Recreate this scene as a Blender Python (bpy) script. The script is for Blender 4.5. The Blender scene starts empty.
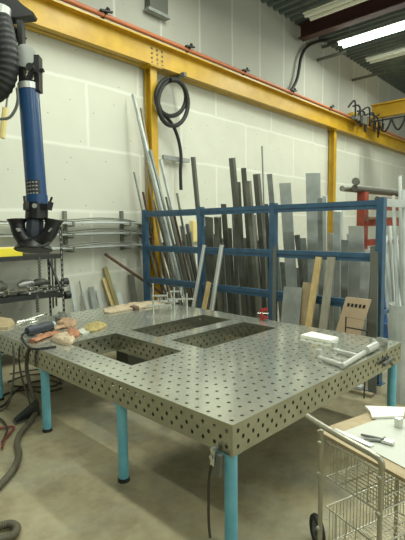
import bpy, bmesh, math, random
from mathutils import Vector as V, Matrix
random.seed(7)
S = bpy.context.scene
COL = S.collection

# ------------------------------------------------------------------ camera
F_PX, CX, CY, CAM_H = 452.0, 202.5, 270.0, 2.04
PITCH, ROLL, YAW = math.radians(5.6), math.radians(-0.7), math.radians(44.5)
_fw = V((0, -math.sin(PITCH), math.cos(PITCH))); _up = V((0, -math.cos(PITCH), -math.sin(PITCH))); _rt = V((1, 0, 0))
_R = Matrix.Rotation(ROLL, 3, 'Z')
_rt, _fw, _up = _R @ _rt, _R @ _fw, _R @ _up
_U = math.sin(YAW)*_rt + math.cos(YAW)*_fw
_W = -math.cos(YAW)*_rt + math.sin(YAW)*_fw
M3 = Matrix((_U, _W, _up))                       # camera axes (x right, y down, z forward) -> room axes
C0 = V((0, 0, CAM_H))
cam = bpy.data.cameras.new('camera'); camo = bpy.data.objects.new('camera', cam); COL.objects.link(camo)
cam.sensor_fit = 'HORIZONTAL'; cam.sensor_width = 36; cam.lens = 36*F_PX/405
cam.clip_start = 0.05; cam.clip_end = 200
r3 = Matrix((M3 @ V((1, 0, 0)), M3 @ V((0, -1, 0)), M3 @ V((0, 0, -1)))).transposed()
camo.matrix_world = Matrix.Translation(C0) @ r3.to_4x4()
S.camera = camo

# ------------------------------------------------------------------ world, lamps, exposure
S.view_settings.view_transform = 'Standard'; S.view_settings.look = 'None'
S.view_settings.gamma = 1; S.view_settings.use_curve_mapping = False
S.view_settings.exposure = 0.3
wd = bpy.data.worlds.new('world'); S.world = wd; wd.use_nodes = True
bg = wd.node_tree.nodes['Background']; bg.inputs[0].default_value = (0.93, 1.0, 0.86, 1); bg.inputs[1].default_value = 1.05
def area(name, loc, sx, sy, power, rot=(0, 0, 0), col=(0.95, 1.0, 0.86)):
    l = bpy.data.lights.new(name, 'AREA'); l.shape = 'RECTANGLE'; l.size = sx; l.size_y = sy; l.energy = power; l.color = col
    o = bpy.data.objects.new(name, l); o.location = loc; o.rotation_euler = rot; COL.objects.link(o); return o
for i, (u, v, p) in enumerate(((-1.0, 1.5, 130), (2.6, 3.6, 170), (6.2, 3.6, 190), (2.6, -2.0, 130), (6.2, -2.0, 130), (9.6, 2.0, 200))):
    area('ceiling_tube_row', (u, v, 7.2), 0.35, 4.8, p)
for u in (13.2, 17.0):
    area('ceiling_tube_row', (u, 4.6, 7.25), 0.3, 4.2, 160)

# ------------------------------------------------------------------ helpers
def lin(c): c /= 255.0; return c/12.92 if c <= 0.04045 else ((c+0.055)/1.055)**2.4
def rgb(r, g, b): return (lin(r), lin(g), lin(b), 1)
MATS = {}
def mat(name, c, rough=0.6, metal=0.0, c2=None, scale=6.0, mix=0.5, bump=0.0, emit=None, stretch=None, spec=0.5):
    if name in MATS: return MATS[name]
    m = bpy.data.materials.new(name); m.use_nodes = True; nt = m.node_tree; b = nt.nodes['Principled BSDF']
    b.inputs['Base Color'].default_value = rgb(*c); b.inputs['Roughness'].default_value = rough; b.inputs['Metallic'].default_value = metal
    b.inputs['Specular IOR Level'].default_value = spec
    if c2 or bump:
        tc = nt.nodes.new('ShaderNodeTexCoord'); n = nt.nodes.new('ShaderNodeTexNoise'); n.inputs['Scale'].default_value = scale
        n.inputs['Detail'].default_value = 6; n.inputs['Roughness'].default_value = 0.6
        if stretch:
            mp = nt.nodes.new('ShaderNodeMapping'); mp.inputs['Scale'].default_value = stretch
            nt.links.new(tc.outputs['Object'], mp.inputs[0]); nt.links.new(mp.outputs[0], n.inputs['Vector'])
        else: nt.links.new(tc.outputs['Object'], n.inputs['Vector'])
        if c2:
            rp = nt.nodes.new('ShaderNodeValToRGB'); rp.color_ramp.elements[0].position = 0.5-mix*0.3; rp.color_ramp.elements[1].position = 0.5+mix*0.3
            rp.color_ramp.elements[0].color = rgb(*c2); rp.color_ramp.elements[1].color = rgb(*c)
            nt.links.new(n.outputs['Fac'], rp.inputs[0]); nt.links.new(rp.outputs[0], b.inputs['Base Color'])
        if bump:
            bp = nt.nodes.new('ShaderNodeBump'); bp.inputs['Strength'].default_value = bump; bp.inputs['Distance'].default_value = 0.02
            nt.links.new(n.outputs['Fac'], bp.inputs['Height']); nt.links.new(bp.outputs[0], b.inputs['Normal'])
    if emit:
        b.inputs['Emission Color'].default_value = rgb(*c); b.inputs['Emission Strength'].default_value = emit
    MATS[name] = m; return m

ORG = {}
class MB:
    def __init__(s): s.v = []; s.f = []
    def quad(s, *p):
        k = len(s.v); s.v += [V(q) for q in p]; s.f.append(tuple(range(k, k+len(p))))
    def add(s, vs, fs):
        k = len(s.v); s.v += [V(q) for q in vs]; s.f += [tuple(i+k for i in f) for f in fs]
    def frame(s, o, ex, ey, ez):                  # box from a corner with three edge vectors
        o, ex, ey, ez = V(o), V(ex), V(ey), V(ez)
        if ex.cross(ey).dot(ez) < 0: ex, ey = ey, ex
        p = [o, o+ex, o+ex+ey, o+ey]; q = [a+ez for a in p]
        s.add(p+q, [(3, 2, 1, 0), (4, 5, 6, 7), (0, 1, 5, 4), (1, 2, 6, 5), (2, 3, 7, 6), (3, 0, 4, 7)])
    def box(s, x0, x1, y0, y1, z0, z1): s.frame((x0, y0, z0), (x1-x0, 0, 0), (0, y1-y0, 0), (0, 0, z1-z0))
    def bar(s, a, b, w, t, side=None):            # rectangular bar between two points; w along side direction
        a, b = V(a), V(b); d = (b-a).normalized()
        sd = V(side) if side is not None else d.cross(V((0, 0, 1)))
        if side is not None: sd = sd - d*sd.dot(d)
        if sd.length < 1e-4: sd = V((1, 0, 0))
        sd.normalize(); n = d.cross(sd).normalized()
        s.frame(a-sd*w/2-n*t/2, sd*w, n*t, b-a)
    def tube(s, pts, r, n=10, cap=True):          # swept round tube; r a number or one per point
        pts = [V(p) for p in pts]; m = len(pts); rs = r if isinstance(r, (list, tuple)) else [r]*m
        up = V((0, 0, 1)); k0 = len(s.v); prev = None
        for i, p in enumerate(pts):
            d = (pts[min(i+1, m-1)]-pts[max(i-1, 0)]).normalized()
            if prev is None:
                x = d.cross(up)
                if x.length < 0.05: x = d.cross(V((1, 0, 0)))
            else: x = prev - d*prev.dot(d)
            x.normalize(); prev = x; y = d.cross(x)
            for j in range(n):
                a = 2*math.pi*j/n; s.v.append(p+(x*math.cos(a)+y*math.sin(a))*rs[i])
        for i in range(m-1):
            for j in range(n):
                a, b = k0+i*n+j, k0+i*n+(j+1) % n
                s.f.append((a, b, b+n, a+n))
        if cap:
            s.f.append(tuple(k0+j for j in reversed(range(n)))); s.f.append(tuple(k0+(m-1)*n+j for j in range(n)))
    def sphere(s, c, r, sx=1, sy=1, sz=1, n=10):
        c = V(c); pts = []
        prof = [(math.sin(math.pi*i/n), math.cos(math.pi*i/n)) for i in range(n+1)]
        k = len(s.v)
        for (q, z) in prof:
            for j in range(n*2):
                a = math.pi*j/n; s.v.append(c+V((q*math.cos(a)*r*sx, q*math.sin(a)*r*sy, z*r*sz)))
        for i in range(n):
            for j in range(n*2):
                a, b = k+i*2*n+j, k+i*2*n+(j+1) % (2*n); s.f.append((a, a+2*n, b+2*n, b))
    def prism(s, poly, ez):                       # polygon of points extruded by a vector
        poly = [V(p) for p in poly]; ez = V(ez); n = len(poly)
        s.add(poly+[p+ez for p in poly], [tuple(reversed(range(n))), tuple(range(n, 2*n))]+[(i, (i+1) % n, (i+1) % n+n, i+n) for i in range(n)])
    def holecell(s, o, ex, ey, hx, hy, r, depth):
        # rectangle o, ex, ey with a round hole at (hx, hy) of it; depth = vector into the material
        o, ex, ey, depth = V(o), V(ex), V(ey), V(depth)
        lx, ly = ex.length, ey.length; ux, uy = ex/lx, ey/ly
        rim = []
        for q in range(4):
            for k in range(3):
                t = k/3.0
                rim.append([(t, 0), (1, t), (1-t, 1), (0, 1-t)][q])
        rp = [o+ex*a+ey*b for a, b in rim]; c = o+ux*hx+uy*hy
        hp = []
        for a, b in rim:
            an = math.atan2(b*ly-hy, a*lx-hx); hp.append(c+ux*math.cos(an)*r+uy*math.sin(an)*r)
        k = len(s.v); s.v += rp+hp+[p+depth for p in hp]+[p+depth for p in rp]
        for i in range(12):
            j = (i+1) % 12
            s.f.append((k+i, k+j, k+12+j, k+12+i)); s.f.append((k+12+i, k+12+j, k+24+j, k+24+i)); s.f.append((k+24+i, k+24+j, k+36+j, k+36+i))
    def build(s, name, m, parent=None, smooth=False, origin=None):
        me = bpy.data.meshes.new(name)
        if parent is not None: o0 = ORG[parent.name]
        elif origin is not None: o0 = V(origin)
        else: o0 = V((0, 0, 0))
        me.from_pydata([tuple(p-o0) for p in s.v], [], s.f)
        bm = bmesh.new(); bm.from_mesh(me); bmesh.ops.recalc_face_normals(bm, faces=bm.faces[:]); bm.to_mesh(me); bm.free()
        me.materials.append(m if isinstance(m, bpy.types.Material) else MATS[m])
        if smooth:
            for p in me.polygons: p.use_smooth = True
            me.set_sharp_from_angle(angle=math.radians(40))
        o = bpy.data.objects.new(name, me); COL.objects.link(o)
        ORG[o.name] = o0
        if parent is not None: o.parent = parent
        else: o.location = o0
        return o
def tag(o, label, cat, group=None, kind=None):
    o['label'] = label; o['category'] = cat
    if group: o['group'] = group
    if kind: o['kind'] = kind
    return o
def thing(name, loc, label, cat, group=None):
    o = bpy.data.objects.new(name, None); o.empty_display_size = 0.1; o.location = loc; COL.objects.link(o); ORG[o.name] = V(loc)
    return tag(o, label, cat, group)
def struct(o): o['kind'] = 'structure'; return o
# sight lines through the photograph, used to place things in the room
def ray(x, y): return M3 @ V((x-CX, y-CY, F_PX))
def at_z(x, y, z): d = ray(x, y); return C0 + d*((z-CAM_H)/d.z)
def at_v(x, y, v): d = ray(x, y); return C0 + d*(v/d.y)
def at_u(x, y, u): d = ray(x, y); return C0 + d*(u/d.x)
def at_d(x, y, dep): d = ray(x, y); return C0 + d*(dep/F_PX)
WS, WV = 0.055, 7.115                              # the long wall runs along (1, WS)
WD = V((1, WS, 0)).normalized(); WN = V((WS, -1, 0)).normalized()
def wall(a, off, z): return V((a, WV+WS*a, z)) + WN*off
def at_wall(x, y, off=0.0):
    d = ray(x, y); p0 = wall(0, off, 0); t = (p0-C0).dot(WN)/d.dot(WN); return C0+d*t
def smoothpts(pts, n=6):
    pts = [V(p) for p in pts]; out = []
    for i in range(len(pts)-1):
        p0, p1, p2, p3 = pts[max(i-1, 0)], pts[i], pts[i+1], pts[min(i+2, len(pts)-1)]
        for k in range(n):
            t = k/n
            out.append(0.5*((2*p1)+(p2-p0)*t+(2*p0-5*p1+4*p2-p3)*t*t+(3*p1-p0-3*p2+p3)*t**3))
    out.append(pts[-1]); return out
ORDN = ['first', 'second', 'third', 'fourth', 'fifth', 'sixth', 'seventh', 'eighth', 'ninth', 'tenth', 'eleventh', 'twelfth', 'thirteenth', 'fourteenth', 'fifteenth', 'sixteenth', 'seventeenth', 'eighteenth', 'nineteenth', 'twentieth']

# ------------------------------------------------------------------ materials
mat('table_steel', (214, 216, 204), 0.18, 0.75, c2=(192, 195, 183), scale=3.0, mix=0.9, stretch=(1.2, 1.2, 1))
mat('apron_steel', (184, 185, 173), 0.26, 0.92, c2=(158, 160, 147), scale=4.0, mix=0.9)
mat('leg_cyan', (118, 186, 204), 0.45, c2=(100, 168, 188), scale=5)
mat('rubber_black', (26, 27, 26), 0.6)
mat('rack_blue', (60, 94, 122), 0.45, c2=(50, 80, 106), scale=8)
mat('crane_yellow', (196, 158, 38), 0.36, c2=(178, 140, 30), scale=3)
mat('pipe_orange', (178, 104, 66), 0.45)
mat('beam_maroon', (72, 40, 38), 0.6)
mat('deck_grey', (104, 116, 115), 0.55, 0.0, c2=(88, 99, 98), scale=1.5)
mat('tube_blue', (28, 68, 112), 0.28, c2=(22, 58, 100), scale=4)
mat('black_plastic', (21, 22, 24), 0.4)
mat('dark_hose', (30, 32, 33), 0.55)
mat('pale_metal', (190, 194, 190), 0.35, 0.6)
mat('chrome', (205, 206, 200), 0.22, 0.9)
mat('lamp_white', (228, 230, 222), 0.5)
mat('tube_lit', (240, 250, 238), 0.4, emit=9.0)
mat('galv', (192, 198, 195), 0.45, 0.1, c2=(172, 179, 176), scale=5)
mat('galv_dark', (150, 155, 151), 0.5, 0.1, c2=(130, 136, 132), scale=5)
mat('mill_dark', (132, 134, 122), 0.45, 0.1, c2=(104, 106, 96), scale=6, stretch=(1, 1, .3))
mat('mill_black', (96, 98, 90), 0.5, 0.1)
mat('rust', (112, 82, 62), 0.75, c2=(84, 66, 54), scale=9)
mat('tan_steel', (148, 136, 112), 0.6)
mat('olive_steel', (138, 128, 84), 0.6)
mat('alu', (206, 210, 208), 0.3, 0.5)
mat('wood', (206, 184, 132), 0.7, c2=(180, 154, 104), scale=8, stretch=(3, 3, .5))
mat('wood_grey', (160, 156, 140), 0.75, c2=(140, 136, 122), scale=8, stretch=(3, 3, .4))
mat('plywood', (176, 160, 128), 0.7, c2=(154, 136, 104), scale=7)
mat('hardboard', (192, 170, 142), 0.7, c2=(180, 158, 130), scale=4)
mat('red_paint', (156, 70, 50), 0.5, c2=(122, 58, 44), scale=6)
mat('red_clamp', (150, 44, 44), 0.4)
mat('paper', (224, 224, 214), 0.7)
mat('leather_tan', (176, 148, 120), 0.8, c2=(146, 116, 90), scale=20, bump=.6)
mat('leather_pale', (192, 178, 152), 0.8, c2=(160, 142, 118), scale=20, bump=.6)
mat('leather_orange', (178, 126, 94), 0.75, c2=(140, 96, 70), scale=20, bump=.6)
mat('straw', (184, 168, 108), 0.8, c2=(130, 118, 76), scale=30, bump=.9)
mat('tool_navy', (48, 54, 66), 0.5)
mat('white_sheet', (188, 191, 181), 0.5)
mat('wire_metal', (184, 182, 166), 0.35, 0.6)
mat('yellow_bright', (232, 216, 60), 0.5)
mat('cream_tube', (222, 204, 140), 0.5)
mat('hose_olive', (86, 82, 66), 0.7)
mat('cable_dark', (58, 54, 46), 0.6)
mat('cable_red', (128, 60, 54), 0.6)
mat('drum_blue', (44, 84, 140), 0.4)
mat('wheel_grey', (92, 94, 92), 0.6)
mat('label_dark', (40, 40, 44), 0.5)
mat('shelf_black', (38, 39, 38), 0.5)
mat('slot_pale', (150, 154, 148), 0.6)
mat('grey_board', (112, 114, 107), 0.7)
mat('clamp_steel', (196, 198, 192), 0.35, 0.5)
mat('trolley_steel', (176, 174, 158), 0.3, 0.75)
mat('upper_strip', (178, 190, 180), 0.7)

def wall_material(name, base, joint, bw, bh, mortar, off):
    m = bpy.data.materials.new(name); m.use_nodes = True; nt = m.node_tree; b = nt.nodes['Principled BSDF']; b.inputs['Roughness'].default_value = 0.75
    tc = nt.nodes.new('ShaderNodeTexCoord'); mp = nt.nodes.new('ShaderNodeMapping'); mp.inputs['Rotation'].default_value = (0, 0, 0)
    sp = nt.nodes.new('ShaderNodeSeparateXYZ'); cb = nt.nodes.new('ShaderNodeCombineXYZ')
    nt.links.new(tc.outputs['Object'], sp.inputs[0]); nt.links.new(sp.outputs[0], cb.inputs[0]); nt.links.new(sp.outputs[2], cb.inputs[1])
    nz = nt.nodes.new('ShaderNodeTexNoise'); nz.inputs['Scale'].default_value = 2.2; nz.inputs['Detail'].default_value = 5
    nt.links.new(tc.outputs['Object'], nz.inputs['Vector'])
    ad = nt.nodes.new('ShaderNodeMixRGB'); ad.blend_type = 'LINEAR_LIGHT'; ad.inputs[0].default_value = 0.03
    nt.links.new(cb.outputs[0], ad.inputs[1]); nt.links.new(nz.outputs['Color'], ad.inputs[2])
    mp.inputs['Location'].default_value = off; nt.links.new(ad.outputs[0], mp.inputs[0])
    br = nt.nodes.new('ShaderNodeTexBrick'); br.inputs['Scale'].default_value = 1; br.inputs['Brick Width'].default_value = bw; br.inputs['Row Height'].default_value = bh
    br.inputs['Mortar Size'].default_value = mortar; br.inputs['Mortar Smooth'].default_value = 1.0
    c2 = tuple(int(c*0.965) for c in base)
    br.inputs['Color1'].default_value = rgb(*base); br.inputs['Color2'].default_value = rgb(*c2); br.inputs['Mortar'].default_value = rgb(*joint)
    nt.links.new(mp.outputs[0], br.inputs['Vector'])
    # screw heads and drill marks, sparse
    vo = nt.nodes.new('ShaderNodeTexVoronoi'); vo.inputs['Scale'].default_value = 1.7; vo.voronoi_dimensions = '2D'
    nt.links.new(cb.outputs[0], vo.inputs['Vector'])
    lt = nt.nodes.new('ShaderNodeMath'); lt.operation = 'LESS_THAN'; lt.inputs[1].default_value = 0.018; nt.links.new(vo.outputs['Distance'], lt.inputs[0])
    mx = nt.nodes.new('ShaderNodeMixRGB'); mx.inputs[2].default_value = rgb(130, 130, 115)
    nt.links.new(lt.outputs[0], mx.inputs[0]); nt.links.new(br.outputs['Color'], mx.inputs[1])
    m2 = nt.nodes.new('ShaderNodeMixRGB'); m2.blend_type = 'MULTIPLY'; m2.inputs[0].default_value = 0.12
    nt.links.new(mx.outputs[0], m2.inputs[1]); nt.links.new(nz.outputs['Fac'], m2.inputs[2]); nt.links.new(m2.outputs[0], b.inputs['Base Color'])
    MATS[name] = m
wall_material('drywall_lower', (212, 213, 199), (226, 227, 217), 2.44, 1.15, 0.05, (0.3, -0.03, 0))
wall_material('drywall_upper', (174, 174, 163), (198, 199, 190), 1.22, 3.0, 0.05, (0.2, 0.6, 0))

def floor_material():
    m = bpy.data.materials.new('concrete'); m.use_nodes = True; nt = m.node_tree; b = nt.nodes['Principled BSDF']
    tc = nt.nodes.new('ShaderNodeTexCoord')
    def noise(sc, det):
        n = nt.nodes.new('ShaderNodeTexNoise'); n.inputs['Scale'].default_value = sc; n.inputs['Detail'].default_value = det; n.inputs['Roughness'].default_value = 0.65
        nt.links.new(tc.outputs['Object'], n.inputs['Vector']); return n
    a, c = noise(0.9, 6), noise(7, 8)
    r1 = nt.nodes.new('ShaderNodeValToRGB'); e = r1.color_ramp.elements; e[0].position = .32; e[0].color = rgb(122, 121, 106); e[1].position = .66; e[1].color = rgb(160, 156, 132)
    k = r1.color_ramp.elements.new(.5); k.color = rgb(152, 143, 114)
    nt.links.new(a.outputs['Fac'], r1.inputs[0])
    m2 = nt.nodes.new('ShaderNodeMixRGB'); m2.blend_type = 'OVERLAY'; m2.inputs[0].default_value = .35
    nt.links.new(r1.outputs[0], m2.inputs[1]); nt.links.new(c.outputs['Fac'], m2.inputs[2]); nt.links.new(m2.outputs[0], b.inputs['Base Color'])
    d = noise(2.6, 9); r3_ = nt.nodes.new('ShaderNodeValToRGB'); e = r3_.color_ramp.elements; e[0].position = .36; e[0].color = (.55, .53, .48, 1); e[1].position = .52; e[1].color = (1, 1, 1, 1)
    m3 = nt.nodes.new('ShaderNodeMixRGB'); m3.blend_type = 'MULTIPLY'; m3.inputs[0].default_value = .55
    nt.links.new(d.outputs['Fac'], r3_.inputs[0]); nt.links.new(m2.outputs[0], m3.inputs[1]); nt.links.new(r3_.outputs[0], m3.inputs[2])
    vo = nt.nodes.new('ShaderNodeTexVoronoi'); vo.inputs['Scale'].default_value = 2.3; nt.links.new(tc.outputs['Object'], vo.inputs['Vector'])
    lt = nt.nodes.new('ShaderNodeMath'); lt.operation = 'LESS_THAN'; lt.inputs[1].default_value = .045; nt.links.new(vo.outputs['Distance'], lt.inputs[0])
    m4 = nt.nodes.new('ShaderNodeMixRGB'); m4.inputs[2].default_value = rgb(70, 66, 56); nt.links.new(lt.outputs[0], m4.inputs[0]); nt.links.new(m3.outputs[0], m4.inputs[1]); nt.links.new(m4.outputs[0], b.inputs['Base Color'])
    b.inputs['Roughness'].default_value = .5; b.inputs['Specular IOR Level'].default_value = .35
    MATS['concrete'] = m
floor_material()

# ------------------------------------------------------------------ the room
CEIL = 7.95
m = MB(); m.box(-3, 30, -7, 9.2, -0.2, 0); struct(m.build('floor', 'concrete'))
def wallslab(name, mt, a0, a1, z0, z1, off):
    m = MB(); m.frame(V((a0, 0, z0)), V((a1-a0, 0, 0)), V((0, 0.25, 0)), V((0, 0, z1-z0)))
    o = m.build(name, mt); o.location = wall(0, off, 0); o.rotation_euler.z = math.atan(WS); return struct(o)
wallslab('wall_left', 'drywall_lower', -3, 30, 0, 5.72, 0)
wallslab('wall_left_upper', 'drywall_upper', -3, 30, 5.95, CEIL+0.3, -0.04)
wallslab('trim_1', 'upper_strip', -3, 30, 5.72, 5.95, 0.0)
m = MB(); n = 110                                  # corrugated deck, ribs running towards the wall
for i in range(n):
    u0 = -3+i*0.3
    for (x0, z0), (x1, z1) in (((0, 0), (.1, 0)), ((.1, 0), (.14, .09)), ((.14, .09), (.26, .09)), ((.26, .09), (.3, 0))):
        m.quad((u0+x0, -7, CEIL+z0), (u0+x1, -7, CEIL+z1), (u0+x1, 9, CEIL+z1), (u0+x0, 9, CEIL+z0))
m.box(-3, 30, -7, 9, CEIL+.1, CEIL+.2)
struct(m.build('ceiling', 'deck_grey'))
m = MB(); m.box(30, 30.2, -7, 9.2, 0, CEIL+.2); struct(m.build('wall_far', 'drywall_lower'))
m = MB(); m.box(-3.2, -3, -7, 7.0, 0, CEIL+.2); struct(m.build('wall_light_blocker', 'grey_board'))  # unseen wall, added to cut fill light and darken the table's left apron

def ibeam(m, a, b, h, w, t, up=V((0, 0, 1))):
    a, b = V(a), V(b); d = (b-a).normalized(); sd = d.cross(up).normalized()
    m.bar(a+up*(t/2), b+up*(t/2), w, t, sd); m.bar(a+up*(h-t/2), b+up*(h-t/2), w, t, sd); m.bar(a+up*(h/2), b+up*(h/2), t, h-2*t, sd)
m = MB(); ibeam(m, (12.1, 7.68, 7.48), (12.1, -5, 7.48), .42, .3, .04)
o = m.build('roof_beam', 'beam_maroon', origin=(12.1, 1, 7.48)); tag(o, 'dark maroon steel roof beam running from the wall under the grey deck', 'beam')

# ------------------------------------------------------------------ crane runway
ZB = 5.19
def wbar(m, a0, a1, o0, o1, z0, z1):
    m.frame(wall(a0, o0, z0), WD*((a1-a0)/WD.x), WN*(o1-o0), (0, 0, z1-z0))
t = thing('crane_runway_beam', wall(6, .3, ZB), 'long yellow crane runway beam fixed along the white wall', 'beam')
m = MB(); wbar(m, -3, 26, .04, .34, ZB, ZB+.03); wbar(m, -3, 26, .17, .20, ZB, ZB+.48); wbar(m, -3, 26, .04, .34, ZB+.45, ZB+.48)
m.build('flanged_beam', 'crane_yellow', t)
m = MB()
for i in range(3):
    for k in range(4):
        p = wall(6.0+i*.14, .205, ZB+.1+k*.09); m.tube([p, p+WN*.02], .02, 6)
m.build('bolt_group', 'mill_dark', t)
t = thing('conductor_pipe', wall(6, .38, ZB+.5), 'orange pipe running along the top of the yellow runway beam', 'pipe')
m = MB(); m.tube([wall(-3, .33, ZB+.55), wall(26, .33, ZB+.55)], .045, 10); m.build('orange_pipe', 'pipe_orange', t, True)
for a in (4.75, 6.9, 8.9, 11.2, 13.6, 16.0):
    m = MB(); m.bar(wall(a-.02, .3, ZB+.48), wall(a+.05, .42, ZB+.66), .05, .05); m.bar(wall(a-.12, .40, ZB+.58), wall(a+.14, .40, ZB+.62), .05, .03)
    m.build('pipe_hanger', 'rubber_black', t)
for a, lab in ((at_wall(152, 150, .15).x, 'yellow steel column at the left end of the blue rack'), (at_wall(332.5, 165, .15).x, 'yellow steel column far along the wall behind the pale plates')):
    t = thing('crane_column', wall(a, .17, 0), lab, 'column', 'yellow crane columns')
    m = MB(); wbar(m, a-.085, a+.085, .06, .08, 0.02, ZB-.02); wbar(m, a-.085, a+.085, .22, .24, 0.02, ZB-.02); wbar(m, a-.012, a+.012, .08, .22, 0.02, ZB-.02)
    m.build('shaft', 'crane_yellow', t)
    m = MB(); wbar(m, a-.2, a+.2, .03, .34, 0, .02); m.build('base_plate', 'crane_yellow', t)
    m = MB(); wbar(m, a-.16, a+.16, .04, .33, ZB-.02, ZB); m.build('cap_plate', 'crane_yellow', t)
# bridge girder with festoon cables at the far right
t = thing('crane_bridge', (17.2, 5, 5.75), 'yellow crane bridge girder with dark festoon cables at far right', 'crane')
m = MB(); ibeam(m, (17.2, 7.75, 6.0), (17.2, -4, 6.0), .5, .3, .04); m.build('girder', 'crane_yellow', t)
m = MB(); wbar(m, 15.6, 18.6, .06, .27, ZB+.48, ZB+.81); m.build('end_truck', 'crane_yellow', t)
m = MB(); m.tube([(16.95, 7.6, 5.85), (16.95, -4, 5.85)], .03, 6); m.build('festoon_track', 'rubber_black', t)
m = MB()
for k in range(6):
    v0 = 7.4-k*.5; m.tube(smoothpts([(16.95, v0, 5.85), (16.95, v0-.12, 5.55), (16.95, v0-.25, 5.41), (16.95, v0-.38, 5.55), (16.95, v0-.5, 5.85)], 4), .035, 6)
m.build('festoon_cable', 'rubber_black', t, True)
m = MB(); wbar(m, 15.5, 15.9, .42, .65, ZB+.35, ZB+.62); wbar(m, 15.0, 15.5, .45, .6, ZB+.42, ZB+.56); m.build('drive_motor', 'mill_black', t)
m = MB(); 
for k in range(7): m.tube(smoothpts([wall(14.6+k*.38, .5, ZB+.75+.1*(k % 2)), wall(14.85+k*.42, .62, ZB+.98-.12*(k % 3)), wall(15.1+k*.42, .55, ZB+.4-.14*(k % 3)), wall(15.5+k*.4, .5, ZB+.72)], 4), .032, 6)
m.build('cable_loop', 'rubber_black', t, True)

# ------------------------------------------------------------------ ceiling lights
def batten(u, v0, v1, z, lit, label):
    t = thing('ceiling_light', (u, (v0+v1)/2, z), label, 'light', 'fluorescent ceiling battens')
    m = MB(); m.prism([(u-.06, v0, z+.14), (u+.06, v0, z+.14), (u+.24, v0, z+.02), (u-.24, v0, z+.02)], (0, v1-v0, 0)); m.build('housing', 'lamp_white', t)
    for s in (-1, 1):
        m = MB(); m.tube([(u+s*.13, v0+.03, z-.02), (u+s*.13, v1-.03, z-.02)], .05, 8); m.build('tube', 'tube_lit' if lit else 'lamp_white', t, True)
    for v in (v0+.3, v1-.3):
        m = MB(); m.tube([(u, v, z+.13), (u, v, CEIL+.05)], .012, 6); m.build('hanger', 'mill_dark', t)
batten(12.95, 2.8, 6.85, 7.35, True, 'brightly lit fluorescent batten under the maroon beam')
batten(10.75, 2.8, 6.65, 7.40, False, 'unlit white batten on the near side of the maroon beam')
batten(15.0, 2.8, 6.95, 7.40, False, 'pale batten just beyond the lit one')
batten(17.6, 2.8, 6.6, 7.40, False, 'short looking pale batten farthest along the ceiling')
for (x0, y0, x1, y1, z, lab) in ((318, 60, 346, 52, 7.1, 'dark pipe stub jutting from the upper wall below the maroon beam'), (353, 80, 376, 67, 6.9, 'dark pipe stub jutting from the upper wall below the lit batten'),
                             (383, 105, 408, 99, 6.3, 'dark pipe stub jutting from the upper wall above the crane bridge'), (323, 47, 336, 43, 7.35, 'short dark pipe stub nearest the maroon beam')):
    a = at_wall(x0, y0, 0); d = ray(x1, y1); 
    # second end: straight out from the wall, level
    tt = (a.z-CAM_H)/d.z; b = C0+d*tt
    a2 = a; L = max(.6, min(2.5, abs(b.y-a.y)))
    m = MB(); m.tube([a2+WN*-.02, V((a2.x, a2.y-L, a2.z))], .05, 8)
    tag(m.build('pipe_stub', 'mill_black', origin=a2, smooth=True), lab, 'pipe', 'dark pipe stubs high on the wall')
# dark vent box at the top of the upper wall
p, q = at_wall(146, 9, .0), at_wall(164, 9, 0)
t = thing('wall_vent', p, 'dark louvred vent high on the upper wall', 'vent')
m = MB(); wbar(m, p.x, q.x, 0.0, .12, p.z, p.z+.5); m.build('louvre_box', 'mill_black', t)
m = MB(); wbar(m, p.x-.05, q.x+.05, .0, .14, p.z-.06, p.z); m.build('sill', 'galv_dark', t)
# black cable dropping along the upper wall
pts = [at_wall(x, y, .1) for x, y in ((283, 98), (289, 93), (296, 82), (299, 70), (301, 58), (306, 48), (316, 42), (335, 38), (352, 36))]
m = MB(); m.tube(smoothpts(pts, 5), .045, 8); tag(m.build('cable', 'rubber_black', origin=pts[0], smooth=True), 'thick black cable dropping down the upper wall to the orange pipe', 'cable')

# coiled hose by the left column
t = thing('hose_coil', at_wall(174, 100, .35), 'black hose coiled beside the left yellow column with its tail hanging', 'hose')
pts = []
for k in range(33):
    a = math.radians(100+k*360*2/32); cx, cy, rx, ry = (171, 97, 15, 19) if k < 16 else (173, 103, 15, 23)
    pts.append(at_wall(cx+rx*math.cos(a), cy-ry*math.sin(a), .3+.004*k))
m = MB(); m.tube(smoothpts(pts, 2), .045, 8); m.build('coil', 'rubber_black', t, True)
pts = [at_wall(x, y, .22) for x, y in ((157, 98), (162, 112), (172, 124), (178, 138), (181, 155), (180.5, 172), (181, 190))]
m = MB(); m.tube(smoothpts(pts, 5), .036, 8); m.build('tail', 'rubber_black', t, True)
m = MB(); p = at_wall(170, 79, 0); m.bar(p, p+WN*.45, .08, .08); m.build('bracket', 'mill_black', t)
a, b = at_wall(163, 157, .12), at_wall(189, 161, .12)
m = MB(); m.bar(a, b, .05, .09); m.bar((a+b)/2, (a+b)/2-WN*.12, .05, .05); tag(m.build('wall_bracket', 'galv_dark', origin=(a+b)/2), 'grey flat bracket fixed on the wall behind the hanging hose', 'bracket')

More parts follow.
